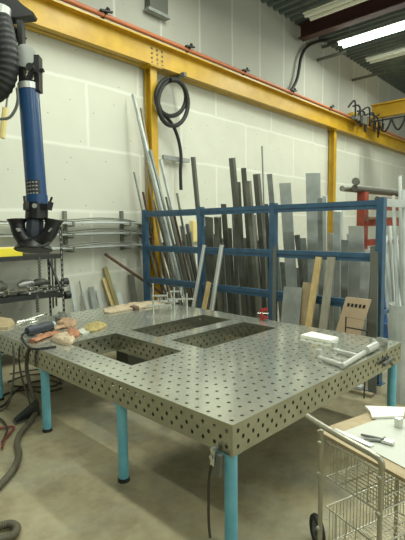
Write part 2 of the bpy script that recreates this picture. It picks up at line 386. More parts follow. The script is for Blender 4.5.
# ------------------------------------------------------------------ welding table
TU0, TV0, NU, NV, TZ, AP = 1.97, 1.70, 26, 40, .85, .20
TU1, TV1 = TU0+NU*.1, TV0+NV*.1
OPEN = ((3, 9, 14, 25), (11, 23, 20, 25), (11, 23, 13, 18))     # cells: u0,u1,v0,v1
t = thing('welding_table', (TU0+1.3, TV0+2, 0), 'big perforated steel welding table on cyan legs with three rectangular openings', 'table')
def inopen(i, j): return any(a <= i < b and c <= j < d for a, b, c, d in OPEN)
m = MB()
for i in range(NU):
    for j in range(NV):
        if not inopen(i, j):
            m.holecell((TU0+i*.1, TV0+j*.1, TZ), (.1, 0, 0), (0, .1, 0), .05, .05, .014, (0, 0, -.014))
m.build('tabletop', 'table_steel', t)
def apron(o, e, n, cells, name='apron', inset=0.0):
    # e: unit vector along, n: unit vector into the metal; staggered holes every 50 mm, 25 mm blank margins
    o, e, n = V(o), V(e), V(n); m = MB(); dn = V((0, 0, -1)); nn = n*.013; c = .0143; o = o+dn*c
    def plain(p, ex, ey): m.frame(p, ex, ey, nn)
    plain(o+e*inset, e*(.025-inset), dn*(AP-c))
    for k in range(1, cells*2):
        p = o+e*(k*.05-.025); ex = e*.05
        if k % 2 == 1:
            m.holecell(p, ex, dn*(.1-c), .025, .05-c, .014, nn); m.holecell(p+dn*(.1-c), ex, dn*.1, .025, .05, .014, nn)
        else:
            plain(p, ex, dn*(.05-c)); m.holecell(p+dn*(.05-c), ex, dn*.1, .025, .05, .014, nn); plain(p+dn*(.15-c), ex, dn*.05)
    plain(o+e*(cells*.1-.025), e*(.025-inset), dn*(AP-c))
    L = cells*.1; tp = o-dn*c; m.quad(tp, tp+e*L, tp+e*L+dn*c, tp+dn*c)
    m.build(name, 'apron_steel', t)
m = MB()
for j in range(NV):
    i = 0
    while i < NU:
        if inopen(i, j): i += 1; continue
        k = i
        while k < NU and not inopen(k, j): k += 1
        m.quad((TU0+i*.1, TV0+j*.1, TZ-AP+.004), (TU0+k*.1, TV0+j*.1, TZ-AP+.004), (TU0+k*.1, TV0+j*.1+.1, TZ-AP+.004), (TU0+i*.1, TV0+j*.1+.1, TZ-AP+.004)); i = k
m.build('underside_light_blocker', 'apron_steel', t)  # added sheet closing the hollow table from below, keeps the holes dark
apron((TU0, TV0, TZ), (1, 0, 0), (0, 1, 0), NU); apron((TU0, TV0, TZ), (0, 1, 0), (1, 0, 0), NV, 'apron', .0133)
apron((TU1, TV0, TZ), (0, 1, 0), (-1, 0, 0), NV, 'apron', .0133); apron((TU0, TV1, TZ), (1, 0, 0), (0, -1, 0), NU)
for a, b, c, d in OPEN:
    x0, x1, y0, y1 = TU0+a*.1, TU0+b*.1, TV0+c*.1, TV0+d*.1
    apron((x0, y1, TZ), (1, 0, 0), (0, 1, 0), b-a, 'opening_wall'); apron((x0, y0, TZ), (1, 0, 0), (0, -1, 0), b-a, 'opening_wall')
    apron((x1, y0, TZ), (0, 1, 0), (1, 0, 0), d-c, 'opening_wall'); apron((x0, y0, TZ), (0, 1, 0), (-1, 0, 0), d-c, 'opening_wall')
for u in (TU0+.045, TU1-.065):
    for v in (TV0+.055, 2.90, 4.20, TV1-.3):
        m = MB(); m.tube([(u, v, .03), (u, v, TZ-AP-.012)], .042, 16); lg = m.build('leg', 'leg_cyan', t, True)
        m = MB(); m.box(u-.044, u+.06, v-.044, v+.06, TZ-AP-.012, TZ-AP); m.build('top_flange', 'leg_cyan', lg)
        m = MB(); m.tube([(u, v, 0), (u, v, .03)], [.05, .044], 14); m.build('foot', 'rubber_black', lg, True)

# ------------------------------------------------------------------ blue rack
RU = 5.57
PV = [2.36, 3.98, 5.50, 7.03]
t = thing('bar_stock_rack', (RU, 4.7, 0), 'blue steel three-bay rack holding upright bars behind the welding table', 'rack')
for i, v in enumerate(PV):
    m = MB(); m.box(RU-.05, RU+.05, v-.045, v+.045, .01, 2.36); po = m.build('post', 'rack_blue', t)
    m = MB(); m.box(RU-.08, RU+.08, v-.08, v+.08, 0, .01); m.build('foot_plate', 'rack_blue', po)
    m = MB(); m.box(RU+1.05, RU+1.13, v-.04, v+.04, .0, 1.0); m.build('rear_post', 'rack_blue', t)
    if i in (0, 1):
        m = MB(); m.bar((RU+.05, v, .9), (RU+1.06, v, .9), .04, .05); m.build('side_brace', 'rack_blue', t)
m = MB(); m.bar((RU+.05, PV[0], 2.30), (RU+.75, PV[0], 2.30), .04, .10); m.build('side_arm', 'galv', t)
for i in range(3):
    for z in (2.28, 1.62, 1.0):
        m = MB(); m.box(RU-.035, RU+.03, PV[i]+.045, PV[i+1]-.045, z-.06, z-.01); m.box(RU-.045, RU+.035, PV[i]+.045, PV[i+1]-.045, z-.01, z+.05)
        m.build('beam', 'rack_blue', t)

# ------------------------------------------------------------------ bars leaning in the rack
BARS = []
def leanray(x, y, ub, k):
    d = ray(x, y); return C0+d*((ub-k*CAM_H)/(d.x+k*d.z))
BAYN = {'L': 'left', 'M': 'middle', 'R': 'right'}
def rackbar(bay, xt, yt, xb, yb, wpx, look, shape, layer=0, topv=None, thick=None, custom=None):
    ub, k = 6.0+layer*.075, .155
    B = leanray(xb, yb, ub, k)
    if topv is not None:
        T = at_v(xt, yt, topv)
        d = ray(xt, yt)
    else: T = leanray(xt, yt, ub, k)
    dirv = (T-B); G = B - dirv*(B.z/dirv.z) if dirv.z > 0 else B
    dep = (B.x+B.y)*.707
    BARS.append(dict(bay=bay, x=xb, T=T, G=G, w=max(.012, wpx*dep/F_PX*1.3), look=look, shape=shape, thick=thick, custom=custom))
LOOK = {'grey': ('galv', 'grey'), 'dark': ('mill_dark', 'dark'), 'black': ('mill_black', 'blackish'), 'rusty': ('rust', 'rusty'), 'tan': ('tan_steel', 'tan'), 'pale': ('alu', 'pale'), 'dull': ('galv_dark', 'dull grey')}
# left bay: long thin stock leaning towards the wall
for a in ((133, 94, 180, 285, 2.6, 'grey', 'tube', 0, 7.22), (138, 118, 176, 285, 2, 'dull', 'rod', 1, 7.1), (146, 166, 168, 285, 1.6, 'tan', 'rod', 0, 7.0), (160.5, 160, 190, 285, 2.2, 'grey', 'tube', 2, None),
          (143, 192, 161, 285, 1.8, 'rusty', 'rod', 1, None), (153, 200, 177, 285, 2.2, 'dark', 'flat bar', 2, None), (166, 197, 186, 285, 2.0, 'dark', 'flat bar', 3, None), (177, 193, 193, 285, 1.8, 'dark', 'rod', 0, None),
          (150, 150, 183, 285, 2.2, 'dull', 'tube', 3, 6.9), (134, 172, 158, 285, 1.5, 'dull', 'rod', 2, 7.0), (158, 178, 182, 285, 1.6, 'black', 'rod', 4, None), (170, 206, 188, 285, 2.4, 'dark', 'tube', 4, None),
          (148, 214, 170, 285, 2.6, 'dark', 'flat bar', 4, None), (154, 220, 174, 285, 2.4, 'dull', 'flat bar', 5, None), (163, 218, 187, 285, 2.2, 'black', 'flat bar', 5, None), (181, 226, 194, 285, 3.0, 'dull', 'flat bar', 3, None),
          (186, 234, 196, 285, 3.0, 'black', 'flat bar', 5, None), (146, 232, 163, 285, 2.0, 'black', 'rod', 5, None), (141, 108, 172, 285, 1.5, 'tan', 'tube', 4, 7.1), (193, 157, 205, 285, 3.0, 'black', 'tube', 1, None),
          (174, 214, 190, 285, 2.2, 'rusty', 'flat bar', 1, None), (190, 232, 197, 285, 2.4, 'dark', 'tube', 6, None),
          (146, 240, 155, 285, 3.0, 'dark', 'flat bar', 6, None), (151, 246, 160, 290, 2.6, 'dull', 'rod', 7, None), (157, 238, 168, 290, 3.4, 'dark', 'flat bar', 7, None), (164, 242, 176, 290, 3.2, 'black', 'tube', 6, None), (170, 236, 182, 290, 3.0, 'dark', 'flat bar', 7, None),
          (176, 244, 186, 290, 3.4, 'black', 'flat bar', 7, None), (183, 240, 192, 290, 3.4, 'dull', 'tube', 7, None), (187, 224, 199, 290, 3.0, 'black', 'rod', 6, None), (167, 226, 184, 290, 1.6, 'rusty', 'rod', 7, None), (161, 205, 183, 290, 1.5, 'grey', 'rod', 5, None)):
    rackbar('L', *a)
# middle bay: dark flat stock
for a in ((209, 217, 211, 285, 8, 'dark', 'flat bar', 3), (217.5, 217, 220, 285, 4.5, 'dark', 'tube', 1), (223.5, 204, 229, 285, 5, 'black', 'flat bar', 2), (232, 158, 243, 285, 4, 'black', 'tube', 1),
          (229, 228, 232, 285, 5, 'dark', 'flat bar', 4), (237.5, 182, 243, 285, 5.5, 'dark', 'flat bar', 3), (243.5, 168, 252, 285, 4.5, 'black', 'flat bar', 2), (248, 181, 257, 285, 4, 'dark', 'tube', 0),
          (256.5, 174, 266, 285, 4.5, 'black', 'tube', 3), (262, 146, 266.5, 285, 1.2, 'dull', 'rod', 0), (258, 203, 264, 285, 4, 'dark', 'flat bar', 5), (269.5, 174, 279, 285, 4.5, 'dull', 'flat bar', 2),
          (253, 215, 259, 285, 3.5, 'dark', 'tube', 5), (266, 204, 271, 285, 3.5, 'black', 'flat bar', 4), (235, 214, 238, 285, 4, 'dull', 'tube', 5), (203, 226, 206, 285, 5, 'black', 'flat bar', 5),
          (214, 234, 216, 290, 6, 'dark', 'flat bar', 6), (222, 238, 225, 290, 5, 'dull', 'tube', 6), (228, 244, 229, 290, 7, 'black', 'flat bar', 7), (236, 240, 238, 290, 6, 'dark', 'flat bar', 7), (246, 238, 249, 290, 6, 'dull', 'flat bar', 6),
          (255, 240, 257, 290, 7, 'dark', 'flat bar', 7), (263, 236, 267, 290, 5, 'black', 'tube', 6), (270, 244, 271, 290, 5, 'dark', 'flat bar', 6), (208, 246, 210, 290, 5, 'dull', 'tube', 7)):
    rackbar('M', *a)
# right bay: pale sheet strips
for a in ((285, 183, 292, 290, 10, 'grey', 'plate', 2), (313, 173, 315, 290, 12, 'grey', 'plate', 3), (320, 198, 321, 290, 4, 'dull', 'flat bar', 1), (325, 196, 324.5, 290, 3.0, 'pale', 'tube', 4),
          (303, 238, 308, 290, 5, 'dull', 'flat bar', 4), (297, 235, 304, 290, 3.5, 'black', 'tube', 1), (338, 211, 337.5, 290, 6, 'grey', 'tube', 4), (345, 240, 344.5, 290, 6, 'dull', 'flat bar', 1),
          (356, 226, 357, 290, 12, 'pale', 'plate', 3), (366, 258, 364, 290, 7, 'grey', 'flat bar', 1), (372, 263, 371, 290, 6, 'dull', 'plate', 2), (350, 234, 350, 290, 5, 'grey', 'flat bar', 5), (331, 233, 331, 290, 4, 'pale', 'flat bar', 2),
          (281, 262, 284, 300, 7, 'dull', 'plate', 5), (300, 268, 302, 300, 7, 'dull', 'plate', 6), (343, 262, 343, 300, 8, 'dull', 'plate', 6), (370, 250, 369, 300, 8, 'grey', 'plate', 6), (327, 266, 327, 300, 8, 'dull', 'flat bar', 6)):
    rackbar('R', *a)
cnt = {}
for b in sorted(BARS, key=lambda q: ('LMR'.index(q['bay']), q['x'])):
    mt, cw = LOOK[b['look']]; key = (b['bay'], b['look'], b['shape']); cnt.setdefault(key, []).append(b)
for key, bl in cnt.items():
    bay, look, shape = key; mt, cw = LOOK[look]
    for i, b in enumerate(bl):
        m = MB(); T, G = b['T'], b['G']; G = V((G.x, G.y, 0.012))
        nm = {'tube': 'steel_tube', 'rod': 'steel_rod', 'flat bar': 'flat_bar', 'plate': 'steel_plate'}[shape]
        if shape == 'rod': m.tube([G, T], b['w']*.5, 6)
        elif shape == 'tube': m.bar(G, T, b['w'], b['w']*.7, (0, 1, 0))
        else: m.bar(G, T, b['w'], .012 if shape == 'flat bar' else .008, (0, 1, 0))
        o = m.build(nm, mt, origin=G)
        if len(bl) == 1: lab = f'{cw} steel {shape} standing in the {BAYN[bay]} bay of the blue rack'
        else: lab = f'{ORDN[i]} {cw} {shape} from the left post in the {BAYN[bay]} rack bay'
        tag(o, lab, {'tube': 'tube', 'rod': 'rod', 'flat bar': 'bar', 'plate': 'plate'}[shape], f'stock in the {BAYN[bay]} rack bay')

# things leaning on the front of the rack
def leanfront(name, mt, xt, yt, xb, yb, w, th, label, cat, round_=False, ut=5.49, ub=5.18, group=None):
    k = (ub-ut)/1.5
    B, T = leanray(xb, yb, ub, k), leanray(xt, yt, ub, k); d = T-B; G = B-d*((B.z-.01)/d.z)
    m = MB()
    if round_: m.tube([G, T], w/2, 10)
    else: m.bar(G, T, w, th, (0, 1, 0))
    return tag(m.build(name, mt, origin=G, smooth=round_), label, cat, group), G, T
leanfront('aluminium_tube', 'alu', 204.5, 245, 193.5, 307, .07, 0, 'shiny pale tube leaning on the rack, left one of the pair', 'tube', True, group='pale tubes leaning in front')
leanfront('aluminium_tube', 'alu', 222, 245, 212, 308, .085, 0, 'shiny pale tube leaning on the rack, right one of the pair', 'tube', True, group='pale tubes leaning in front')
leanfront('wood_offcut', 'wood', 209, 282, 204, 308, .09, .02, 'short tan wood offcut standing between the two shiny tubes', 'wood', ub=5.1, ut=5.3)
leanfront('wood_plank', 'wood', 319, 257, 309, 322, .09, .03, 'knotty yellow wood plank leaning on the right bay', 'plank')
leanfront('wood_plank', 'wood_grey', 331.5, 257, 323, 328, .11, .025, 'grey weathered plank leaning next to the yellow plank', 'plank')
leanfront('particle_board', 'plywood', 310, 283, 303, 330, .21, .018, 'wide tan board leaning behind the yellow plank', 'board', ut=5.50, ub=5.28)
leanfront('steel_sheet', 'galv_dark', 293, 287, 290, 322, .30, .01, 'dull dark sheet leaning left of the tan board in the right bay', 'sheet', ut=5.47, ub=5.2)
leanfront('flat_bar', 'mill_black', 374.5, 246, 373, 335, .10, .02, 'blackish wide flat bar leaning against the right rack post', 'bar')
leanfront('flat_bar', 'mill_black', 275, 245, 274, 320, .055, .02, 'blackish narrow flat bar leaning on the post between middle and right bays', 'bar')
# brown panel with slots, and the wire stand before it
k = .12
def pq(x, y, off=0): return leanray(x, y, 5.05-off, -k)
B0, B1, T1, T0 = pq(337, 338), pq(366, 340), pq(371, 302), pq(346, 297)
t = thing('slotted_board', B0, 'brown board panel with a row of black slots leaning in the right bay', 'panel')
e = (T1-T0); h = (B0-T0)
# continue the panel down to the floor behind the table
ex = V((0, e.y, 0)); down = V((-.12, .2, -1)); nrm = V((-1, 0, -.0))
Tp = T0; L = T0.z/1.0-.01
m = MB(); m.frame(Tp, ex, down*L+V((0, .04, 0)), V((.015, 0, 0))); m.build('board', 'hardboard', t)
for i in range(5):
    m = MB(); m.frame(Tp+ex*(.14+.155*i)+down*.07+V((-.006, 0, 0)), ex*.09, down*.04, V((.005, 0, 0))); m.build('slot', 'rubber_black', t)
t = thing('wire_stand', pq(357, 330, .12), 'small bent wire stand standing before the brown panel', 'stand')
m = MB(); g = lambda x, y: pq(x, y, .16)
for pts in (((344, 350), (346, 317), (368, 321), (365, 352)), ((345, 327), (367, 331)), ((345, 334), (366, 338))):
    q = [g(*p) for p in pts]
    if len(q) == 4: q[0].z = .01; q[3].z = .01
    m.tube(q, .009, 6)
m.build('wire_frame', 'cable_dark', t, True)

# flat stock lying on the floor below the rack
for i, (u, v0, v1, z, w) in enumerate(((5.2, 2.3, 4.4, .02, .09), (5.08, 2.2, 4.0, .02, .08), (5.14, 2.35, 4.2, .06, .12))):
    m = MB(); m.bar((u, v0, z), (u, v1, z), w, .035); tag(m.build('steel_channel', ('galv_dark', 'tan_steel', 'galv')[i], origin=(u, v0, 0)),
        ('dull grey length lying on the floor nearest the rack foot', 'tan length lying on the floor under the table edge', 'grey length lying on top of two others on the floor')[i], 'bar', 'lengths lying on the floor by the rack')

# pale tubes and rolled sheet at the far right
t_specs = ((384, 262, 391, 345, .05), (386, 236, 393, 345, .06), (390, 226, 396, 345, .045), (393.5, 196, 398.5, 345, .05), (396, 238, 401, 345, .06), (400, 176, 402.5, 345, .05), (403.5, 190, 405, 345, .06), (388.5, 275, 394.5, 345, .05))
for i, (xt, yt, xb, yb, w) in enumerate(t_specs):
    T, B = at_u(xt, yt, 6.35+.06*(i % 3)), at_u(xb, yb, 6.0+.07*(i % 3)); d = T-B; G = B-d*((B.z-.01)/d.z)
    m = MB(); m.tube([G, T], w/2, 8)
    tag(m.build('aluminium_tube', 'alu' if i % 3 else 'galv', origin=G, smooth=True), f'pale upright tube right of the blue rack, {ORDN[i]} from the rack post', 'tube', 'pale tubes right of the rack')
for o in []: pass
c = at_u(404, 345, 5.25); c.z = 0
m = MB(); pts = []
for k in range(13):
    a = math.radians(60+k*22); pts.append((c.x+.17*math.cos(a), c.y+.17*math.sin(a)))
for r_in in (0,):
    for (x0, y0), (x1, y1) in zip(pts, pts[1:]): m.quad((x0, y0, 0), (x1, y1, 0), (x1, y1, 1.12), (x0, y0, 1.12))
    for (x0, y0), (x1, y1) in zip(pts, pts[1:]):
        f = .97; i0 = (c.x+(x0-c.x)*f, c.y+(y0-c.y)*f); i1 = (c.x+(x1-c.x)*f, c.y+(y1-c.y)*f)
        m.quad((*i0, 0), (*i1, 0), (*i1, 1.12), (*i0, 1.12)); m.quad((*i0, 1.12), (*i1, 1.12), (x1, y1, 1.12), (x0, y0, 1.12))
tag(m.build('rolled_sheet', 'galv', origin=c, smooth=True), 'grey curved sheet metal standing behind the right corner of the table', 'sheet metal')
# blue drum behind
p = at_u(389, 320, 8.0); 
m = MB(); zz = p.z+.32
m.tube([(p.x, p.y, 0), (p.x, p.y, .28), (p.x, p.y, .3), (p.x, p.y, .32), (p.x, p.y, .58), (p.x, p.y, .6), (p.x, p.y, .62), (p.x, p.y, .88)], [.28, .28, .295, .28, .28, .295, .28, .28], 20)
tag(m.build('drum', 'drum_blue', origin=(p.x, p.y, 0), smooth=True), 'dark blue drum standing behind the pale tubes', 'drum')

# red pipe rack behind
t = thing('pipe_rack', (9.5, 4.44, 0), 'red steel pipe rack standing behind the right end of the blue rack', 'rack')
for (u, v) in ((9.5, 4.44), (12.3, 4.44)):
    m = MB(); m.box(u-.09, u+.09, v-.09, v+.09, 0, 2.72); m.build('post', 'red_paint', t)
    m = MB(); m.box(u-.25, u+.25, v-.5, v+.3, 0, .04); m.build('base', 'red_paint', t)
for z in (2.42, 2.05, 1.62, 1.1):
    m = MB(); m.box(9.59, 12.21, 4.38, 4.50, z-.07, z+.07); m.build('crossbar', 'red_paint', t)
    for u in (9.5, 12.3):
        m = MB(); m.bar((u, 4.35, z), (u, 3.7, z+.04), .08, .1); m.build('arm', 'red_paint', t)
for i, (v, r, z, u0, u1, mt, lab) in enumerate(((4.62, .06, 2.78, 8.9, 14.5, 'mill_dark', 'long dark pipe lying on top of the red rack, rear one'), (4.44, .07, 2.79, 9.1, 13.8, 'mill_black', 'thick blackish pipe lying on top of the red rack, front one'),
                                          (4.2, .05, 2.14, 9.2, 13.5, 'rust', 'rusty pipe lying on a lower arm of the red rack'), (3.95, .06, 1.73, 9.3, 13.5, 'mill_dark', 'dark pipe lying on the third arm of the red rack, rear one'),
                                          (3.8, .05, 1.73, 9.35, 13.0, 'pale_metal', 'pale pipe lying on the third arm of the red rack, front one'), (4.0, .06, 2.54, 9.2, 13.2, 'rust', 'rusty pipe lying on the uppermost arm of the red rack'),
                                          (3.9, .06, 1.21, 9.4, 13.2, 'mill_black', 'blackish pipe lying on the lowest arm of the red rack'))):
    m = MB(); m.tube([(u0, v, z), (u1, v, z)], r, 10); tag(m.build('steel_pipe', mt, origin=(u0, v, z), smooth=True), lab, 'pipe', 'pipes on the red rack')
m = MB(); p = V((9.0, 4.44, 2.95)); m.tube([(8.85, 4.3, 2.9), (9.6, 4.65, 2.92)], .045, 8); m.tube([(8.8, 4.28, 2.9), (8.95, 4.33, 2.9)], .075, 8)
tag(m.build('pipe_fitting', 'mill_black', origin=p, smooth=True), 'short dark pipe piece lying crosswise on the pipes of the red rack', 'pipe')

# ------------------------------------------------------------------ left wall: hooks, rods, flat bars
hooks = []
for i, (x, lab) in enumerate(((65, 'dark slotted hook strip on the wall, left one beside the shelf'), (122, 'dark slotted hook strip on the wall, right one toward the rack'))):
    a, b = at_wall(x, 211, .05), at_wall(x, 250, .05); b.x, b.y = a.x, a.y
    t = thing('hook_strip', b, lab, 'hook strip', 'hook strips on the left wall')
    m = MB(); m.frame(b-WD*.03-WN*.05, WD*.06, WN*.06, (0, 0, a.z-b.z)); m.build('channel', 'mill_dark', t)
    for k, z in enumerate((2.12, 1.92, 1.68)):
        m = MB(); q = V((b.x, b.y, z-.06)); m.bar(q, q+WN*.26, .04, .03, WD); m.bar(q+WN*.25, q+WN*.25+V((0, 0, .09)), .04, .02, WD); m.build('hook', 'mill_dark', t)
    hooks.append(b)
rods = [(2.12, .09, .030, 'galv', 2.6, 6.0), (2.12, .15, .022, 'galv_dark', 2.9, 5.9), (2.12, .21, .018, 'galv', 2.5, 5.7), (1.92, .09, .028, 'galv', 2.6, 6.1), (1.92, .15, .02, 'tan_steel', 2.7, 5.8),
        (1.92, .21, .018, 'galv_dark', 2.4, 5.9), (1.68, .09, .026, 'galv_dark', 2.5, 6.0), (1.68, .14, .030, 'galv', 2.8, 6.2), (1.68, .205, .02, 'galv_dark', 2.6, 5.6)]
lv = {2.12: 'top', 1.92: 'middle', 1.68: 'bottom'}; pos = ['against the wall', 'in the middle', 'outermost']
for i, (z, off, r, mt, a0, a1) in enumerate(rods):
    pts = [wall(a0, off, z-.03+r), wall(4.1, off, z-.03+r), wall(5.3, off, z-.03+r), wall(5.6, off, z-.05+r), wall(a1, off, z-.13-.05*(a1-5.6)+r)]
    m = MB(); m.tube(smoothpts(pts, 4), r, 6); tag(m.build('steel_rod', mt, origin=pts[1], smooth=True), f'long thin rod lying on the {lv[z]} wall hooks, {pos[i % 3]}', 'rod', 'rods on the wall hooks')
for z in (2.12, 1.92, 1.68):
    for k, (nm, dz, drop) in enumerate((('upper', .075, .16), ('lower', .045, .34))):
        pts = [wall(2.6, .12+.06*k, z+dz-.04), wall(3.3, .13+.06*k, z+dz-.06), wall(4.1, .12+.06*k, z+dz-.02), wall(4.7, .13+.06*k, z+dz+.01), wall(5.3, .12+.06*k, z+dz-.02), wall(5.6, .12+.06*k, z+dz-.05-drop*.2), wall(5.95, .14+.06*k, z+dz-.05-drop)]
        m = MB(); m.tube(smoothpts(pts, 4), .012, 6); tag(m.build('wire_strand', 'mill_dark', origin=pts[2], smooth=True), f'dark wire drooping at its right end off the {lv[z]} wall hooks, {nm} strand', 'wire', 'wires on the wall hooks')
wb = ((71, 283, 2.6, 'galv', 'grey flat bar', .0), (79.5, 281, 1.4, 'galv_dark', 'thin dull rod', .0), (91, 287, 4.2, 'galv_dark', 'dull grey flat bar', 0), (97.5, 290, 3.2, 'alu', 'pale flat bar', 0), (103.5, 278, 2.8, 'wood', 'yellow wood strip', .1),
      (104.8, 267, 3.4, 'olive_steel', 'olive flat bar', .12), (113, 284, 3.6, 'alu', 'pale channel', 0), (118, 292, 4.0, 'galv', 'short grey flat bar', 0), (131, 274.5, 5.5, 'mill_dark', 'dark wide flat bar', -.03), (84, 292, 2.4, 'alu', 'pale narrow flat bar', 0), (138.5, 226, 3.2, 'alu', 'tall pale tube', 0), (142.5, 222, 3.0, 'galv', 'tall grey tube', .0))
near = ('beside the shelf', 'between the shelf and the left hook strip', 'left of the olive bar', 'left of the olive bar', 'touching the olive bar', 'leaning left of the dark wide bar', 'right of the olive bar', 'right of the olive bar', 'below the right hook strip', 'near the shelf', 'at the left rack post', 'next to the left rack post')
for i, (x, y, wp, mt, nm, lean) in enumerate(wb):
    T = at_wall(x, y, .06); G = wall(T.x+lean*2, .30+.02*(i % 2), .012); w = wp*9/F_PX*1.35
    m = MB()
    if 'rod' in nm: m.tube([G, T], .014, 6)
    elif 'tube' in nm: m.tube([G, T], w/2.6, 8)
    else: m.bar(G, T, w, .02, WD)
    tag(m.build({'rod': 'steel_rod', 'bar': 'flat_bar', 'strip': 'wood_strip', 'channel': 'steel_channel', 'tube': 'steel_tube'}[nm.split()[-1]], mt, origin=G), f'{nm} leaning on the left wall, {near[i]}', 'tube' if 'tube' in nm else 'bar', 'stock along the left wall')
a = at_wall(105, 254, .12); b = at_wall(150, 285, .35); b = a+(b-a)*((a.z-.03)/(a.z-b.z)); m = MB(); m.tube([a, b], .028, 8)
tag(m.build('steel_pipe', 'rust', origin=b, smooth=True), 'dark rusty pipe slanting down toward the left rack post', 'pipe')

for (x0, x1, y0, y1, mt, lab) in ((190, 199, 221, 242, 'cream_tube', 'cream box fixed on the wall behind the left rack bay'), (181, 187, 226, 240, 'galv', 'small grey box on the wall left of the cream one')):
    a, b = at_wall(x0, y1, 0), at_wall(x1, y0, 0); t = thing('wall_box', a, lab, 'box', 'boxes on the wall behind the rack')
    m = MB(); wbar(m, a.x, b.x, 0, .1, a.z, b.z); m.build('case', mt, t)
    m = MB(); wbar(m, a.x+.02, b.x-.02, .1, .108, a.z+.02, b.z-.02); m.build('cover', mt, t)

# ------------------------------------------------------------------ shelf at the left
U1, U0, VF, VB = 3.53, 1.6, 6.58, 7.03
t = thing('tool_shelf', ((U0+U1)/2, 6.8, 0), 'black slotted steel shelf loaded with tools at the left wall', 'shelf')
for u in (U1, U0):
    for v, zt in ((VF, 2.05), (VB, 1.95)):
        m = MB(); m.box(u-.035, u+.0, v-.03, v-.022, 0, zt); m.box(u-.008, u, v-.03, v+.03, 0, zt)
        for k in range(int(zt/.09)):
            pass
        po = m.build('upright', 'shelf_black', t)
        m = MB()
        for k in range(int(zt/.08)): m.box(u-.028, u-.012, v-.033, v-.0295, .03+k*.08, .07+k*.08)
        m.build('slot_row', 'slot_pale', po)
for z in (1.62, 1.02, .3):
    m = MB(); m.box(U0, U1-.04, VF-.015, VB, z-.03, z); m.box(U0, U1-.04, VF-.03, VF-.016, z-.06, z+.01); m.build('shelf_board', 'shelf_black', t)
m = MB(); m.bar((U1-.02, VF, 1.0), (U1-.02, VB, 1.6), .03, .03); m.build('brace', 'shelf_black', t)
for (x, y) in ((64.5, 282), (67, 295)):
    p = at_u(x, y, U1+.14); m = MB(); m.tube([(U1-.02, p.y, p.z), (U1+.09, p.y, p.z)], .03, 10); m.tube([(U1+.09, p.y, p.z), (U1+.10, p.y, p.z), (U1+.19, p.y, p.z), (U1+.2, p.y, p.z)], [.05, .065, .065, .05], 14)
    m.build('end_roller', 'shelf_black', t, True)
# top shelf goods
m = MB(); m.box(1.9, 2.92, 6.62, 6.80, 1.62, 1.74); tag(m.build('level_case', 'yellow_bright', origin=(2.4, 6.7, 1.62)), 'bright yellow long box lying on the top shelf', 'box')
m = MB(); m.tube([(1.9, 6.94, 1.69), (3.1, 6.94, 1.69)], .065, 12); tag(m.build('cardboard_tube', 'cream_tube', origin=(2.4, 6.94, 1.62), smooth=True), 'cream tube lying behind the yellow box on the top shelf', 'tube')
# mid shelf goods
tools = ((2.0, 'mill_black'), (2.2, 'chrome'), (2.42, 'pale_metal'), (2.62, 'tan_steel'), (2.82, 'mill_black'), (3.0, 'chrome'), (3.18, 'pale_metal'), (3.34, 'mill_dark'))
def clamp(nm, u, v, z, mt, label, L=.3, group=None, horizontal=True, bar='chrome'):
    t = thing(nm, (u, v, z), label, 'clamp', group)
    if horizontal:
        m = MB(); m.bar((u-L/2, v, z+.02), (u+L/2, v, z+.02), .035, .018); m.build('bar', bar, t)
        m = MB(); m.bar((u-L/2, v-.005, z+.02), (u-L/2, v-.14, z+.03), .03, .035); m.build('fixed_jaw', mt, t)
        m = MB(); m.bar((u+L/4, v-.005, z+.02), (u+L/4, v-.13, z+.03), .03, .035); m.build('sliding_jaw', mt, t)
        m = MB(); m.tube([(u+L/4+.16, v-.13, z+.03), (u+L/4+.0, v-.13, z+.03)], .014, 8); m.tube([(u+L/4+.14, v-.13, z+.03), (u+L/4+.24, v-.13, z+.03)], .022, 8); m.build('screw_handle', 'mill_black', t, True)
    return t
for i, (u, mt) in enumerate(tools):
    clamp('bar_clamp', u, 6.78+.05*(i % 3), 1.02+.05*(i % 2), mt, f'steel bar clamp heaped on the middle shelf, {ORDN[i]} from the left', .34, 'clamps on the middle shelf', True, ('chrome', 'mill_dark', 'tan_steel')[i % 3])
for i, (u, mt, r) in enumerate(((2.05, 'mill_black', .07), (2.62, 'mill_dark', .09), (3.08, 'pale_metal', .065), (3.3, 'mill_black', .06))):
    m = MB(); c = V((u, 6.93, 1.12)); m.tube([c+V((-.12, 0, .03)), c+V((-.04, 0, .05)), c+V((.08, 0, .05)), c+V((.16, 0, .02))], [r*.6, r, r*.9, r*.5], 12); m.bar(c+V((.0, 0, 0)), c+V((.05, -.12, -.06)), .05, .04)
    tag(m.build('power_tool', mt, origin=c, smooth=True), ('blackish power tool at the far left back of the middle shelf', 'dark drill body at the back middle of the shelf', 'pale air tool near the shelf end', 'blackish grinder body next to the shelf upright')[i], 'tool', 'power tools on the middle shelf')
# chains and rods hanging at the shelf end
for i, (x, y0, y1) in enumerate(((39, 258, 278), (37, 296, 312))):
    a = at_v(x, y0, VF-.05); b = at_v(x, y1, VF-.05); m = MB(); n = 12
    for k in range(n):
        c = a.lerp(V((a.x, a.y, b.z)), (k+.5)/n); h = (a.z-b.z)/n*.62
        e = V((1, 0, 0)) if k % 2 else V((0, 1, 0))
        m.tube([c+V((0, 0, h)), c+e*.028, c+V((0, 0, -h)), c-e*.028, c+V((0, 0, h))], .010, 5)
    tag(m.build('chain', 'mill_black', origin=a), ('black chain hanging under the top shelf', 'black chain hanging under the middle shelf')[i], 'chain')
for i, x in enumerate((49, 52, 55)):
    a, b = at_u(x, 257, U1+.03), at_u(x+1.5, 310-2*i, U1+.03); m = MB(); m.tube([a, b], .016, 6); m.tube([a, a+V((-.04, 0, .03))], .012, 5)
    tag(m.build('steel_rod', 'mill_dark', origin=b), f'dark rod hanging at the shelf end between the uprights, {ORDN[i]} from the left', 'rod', 'rods hanging at the shelf end')

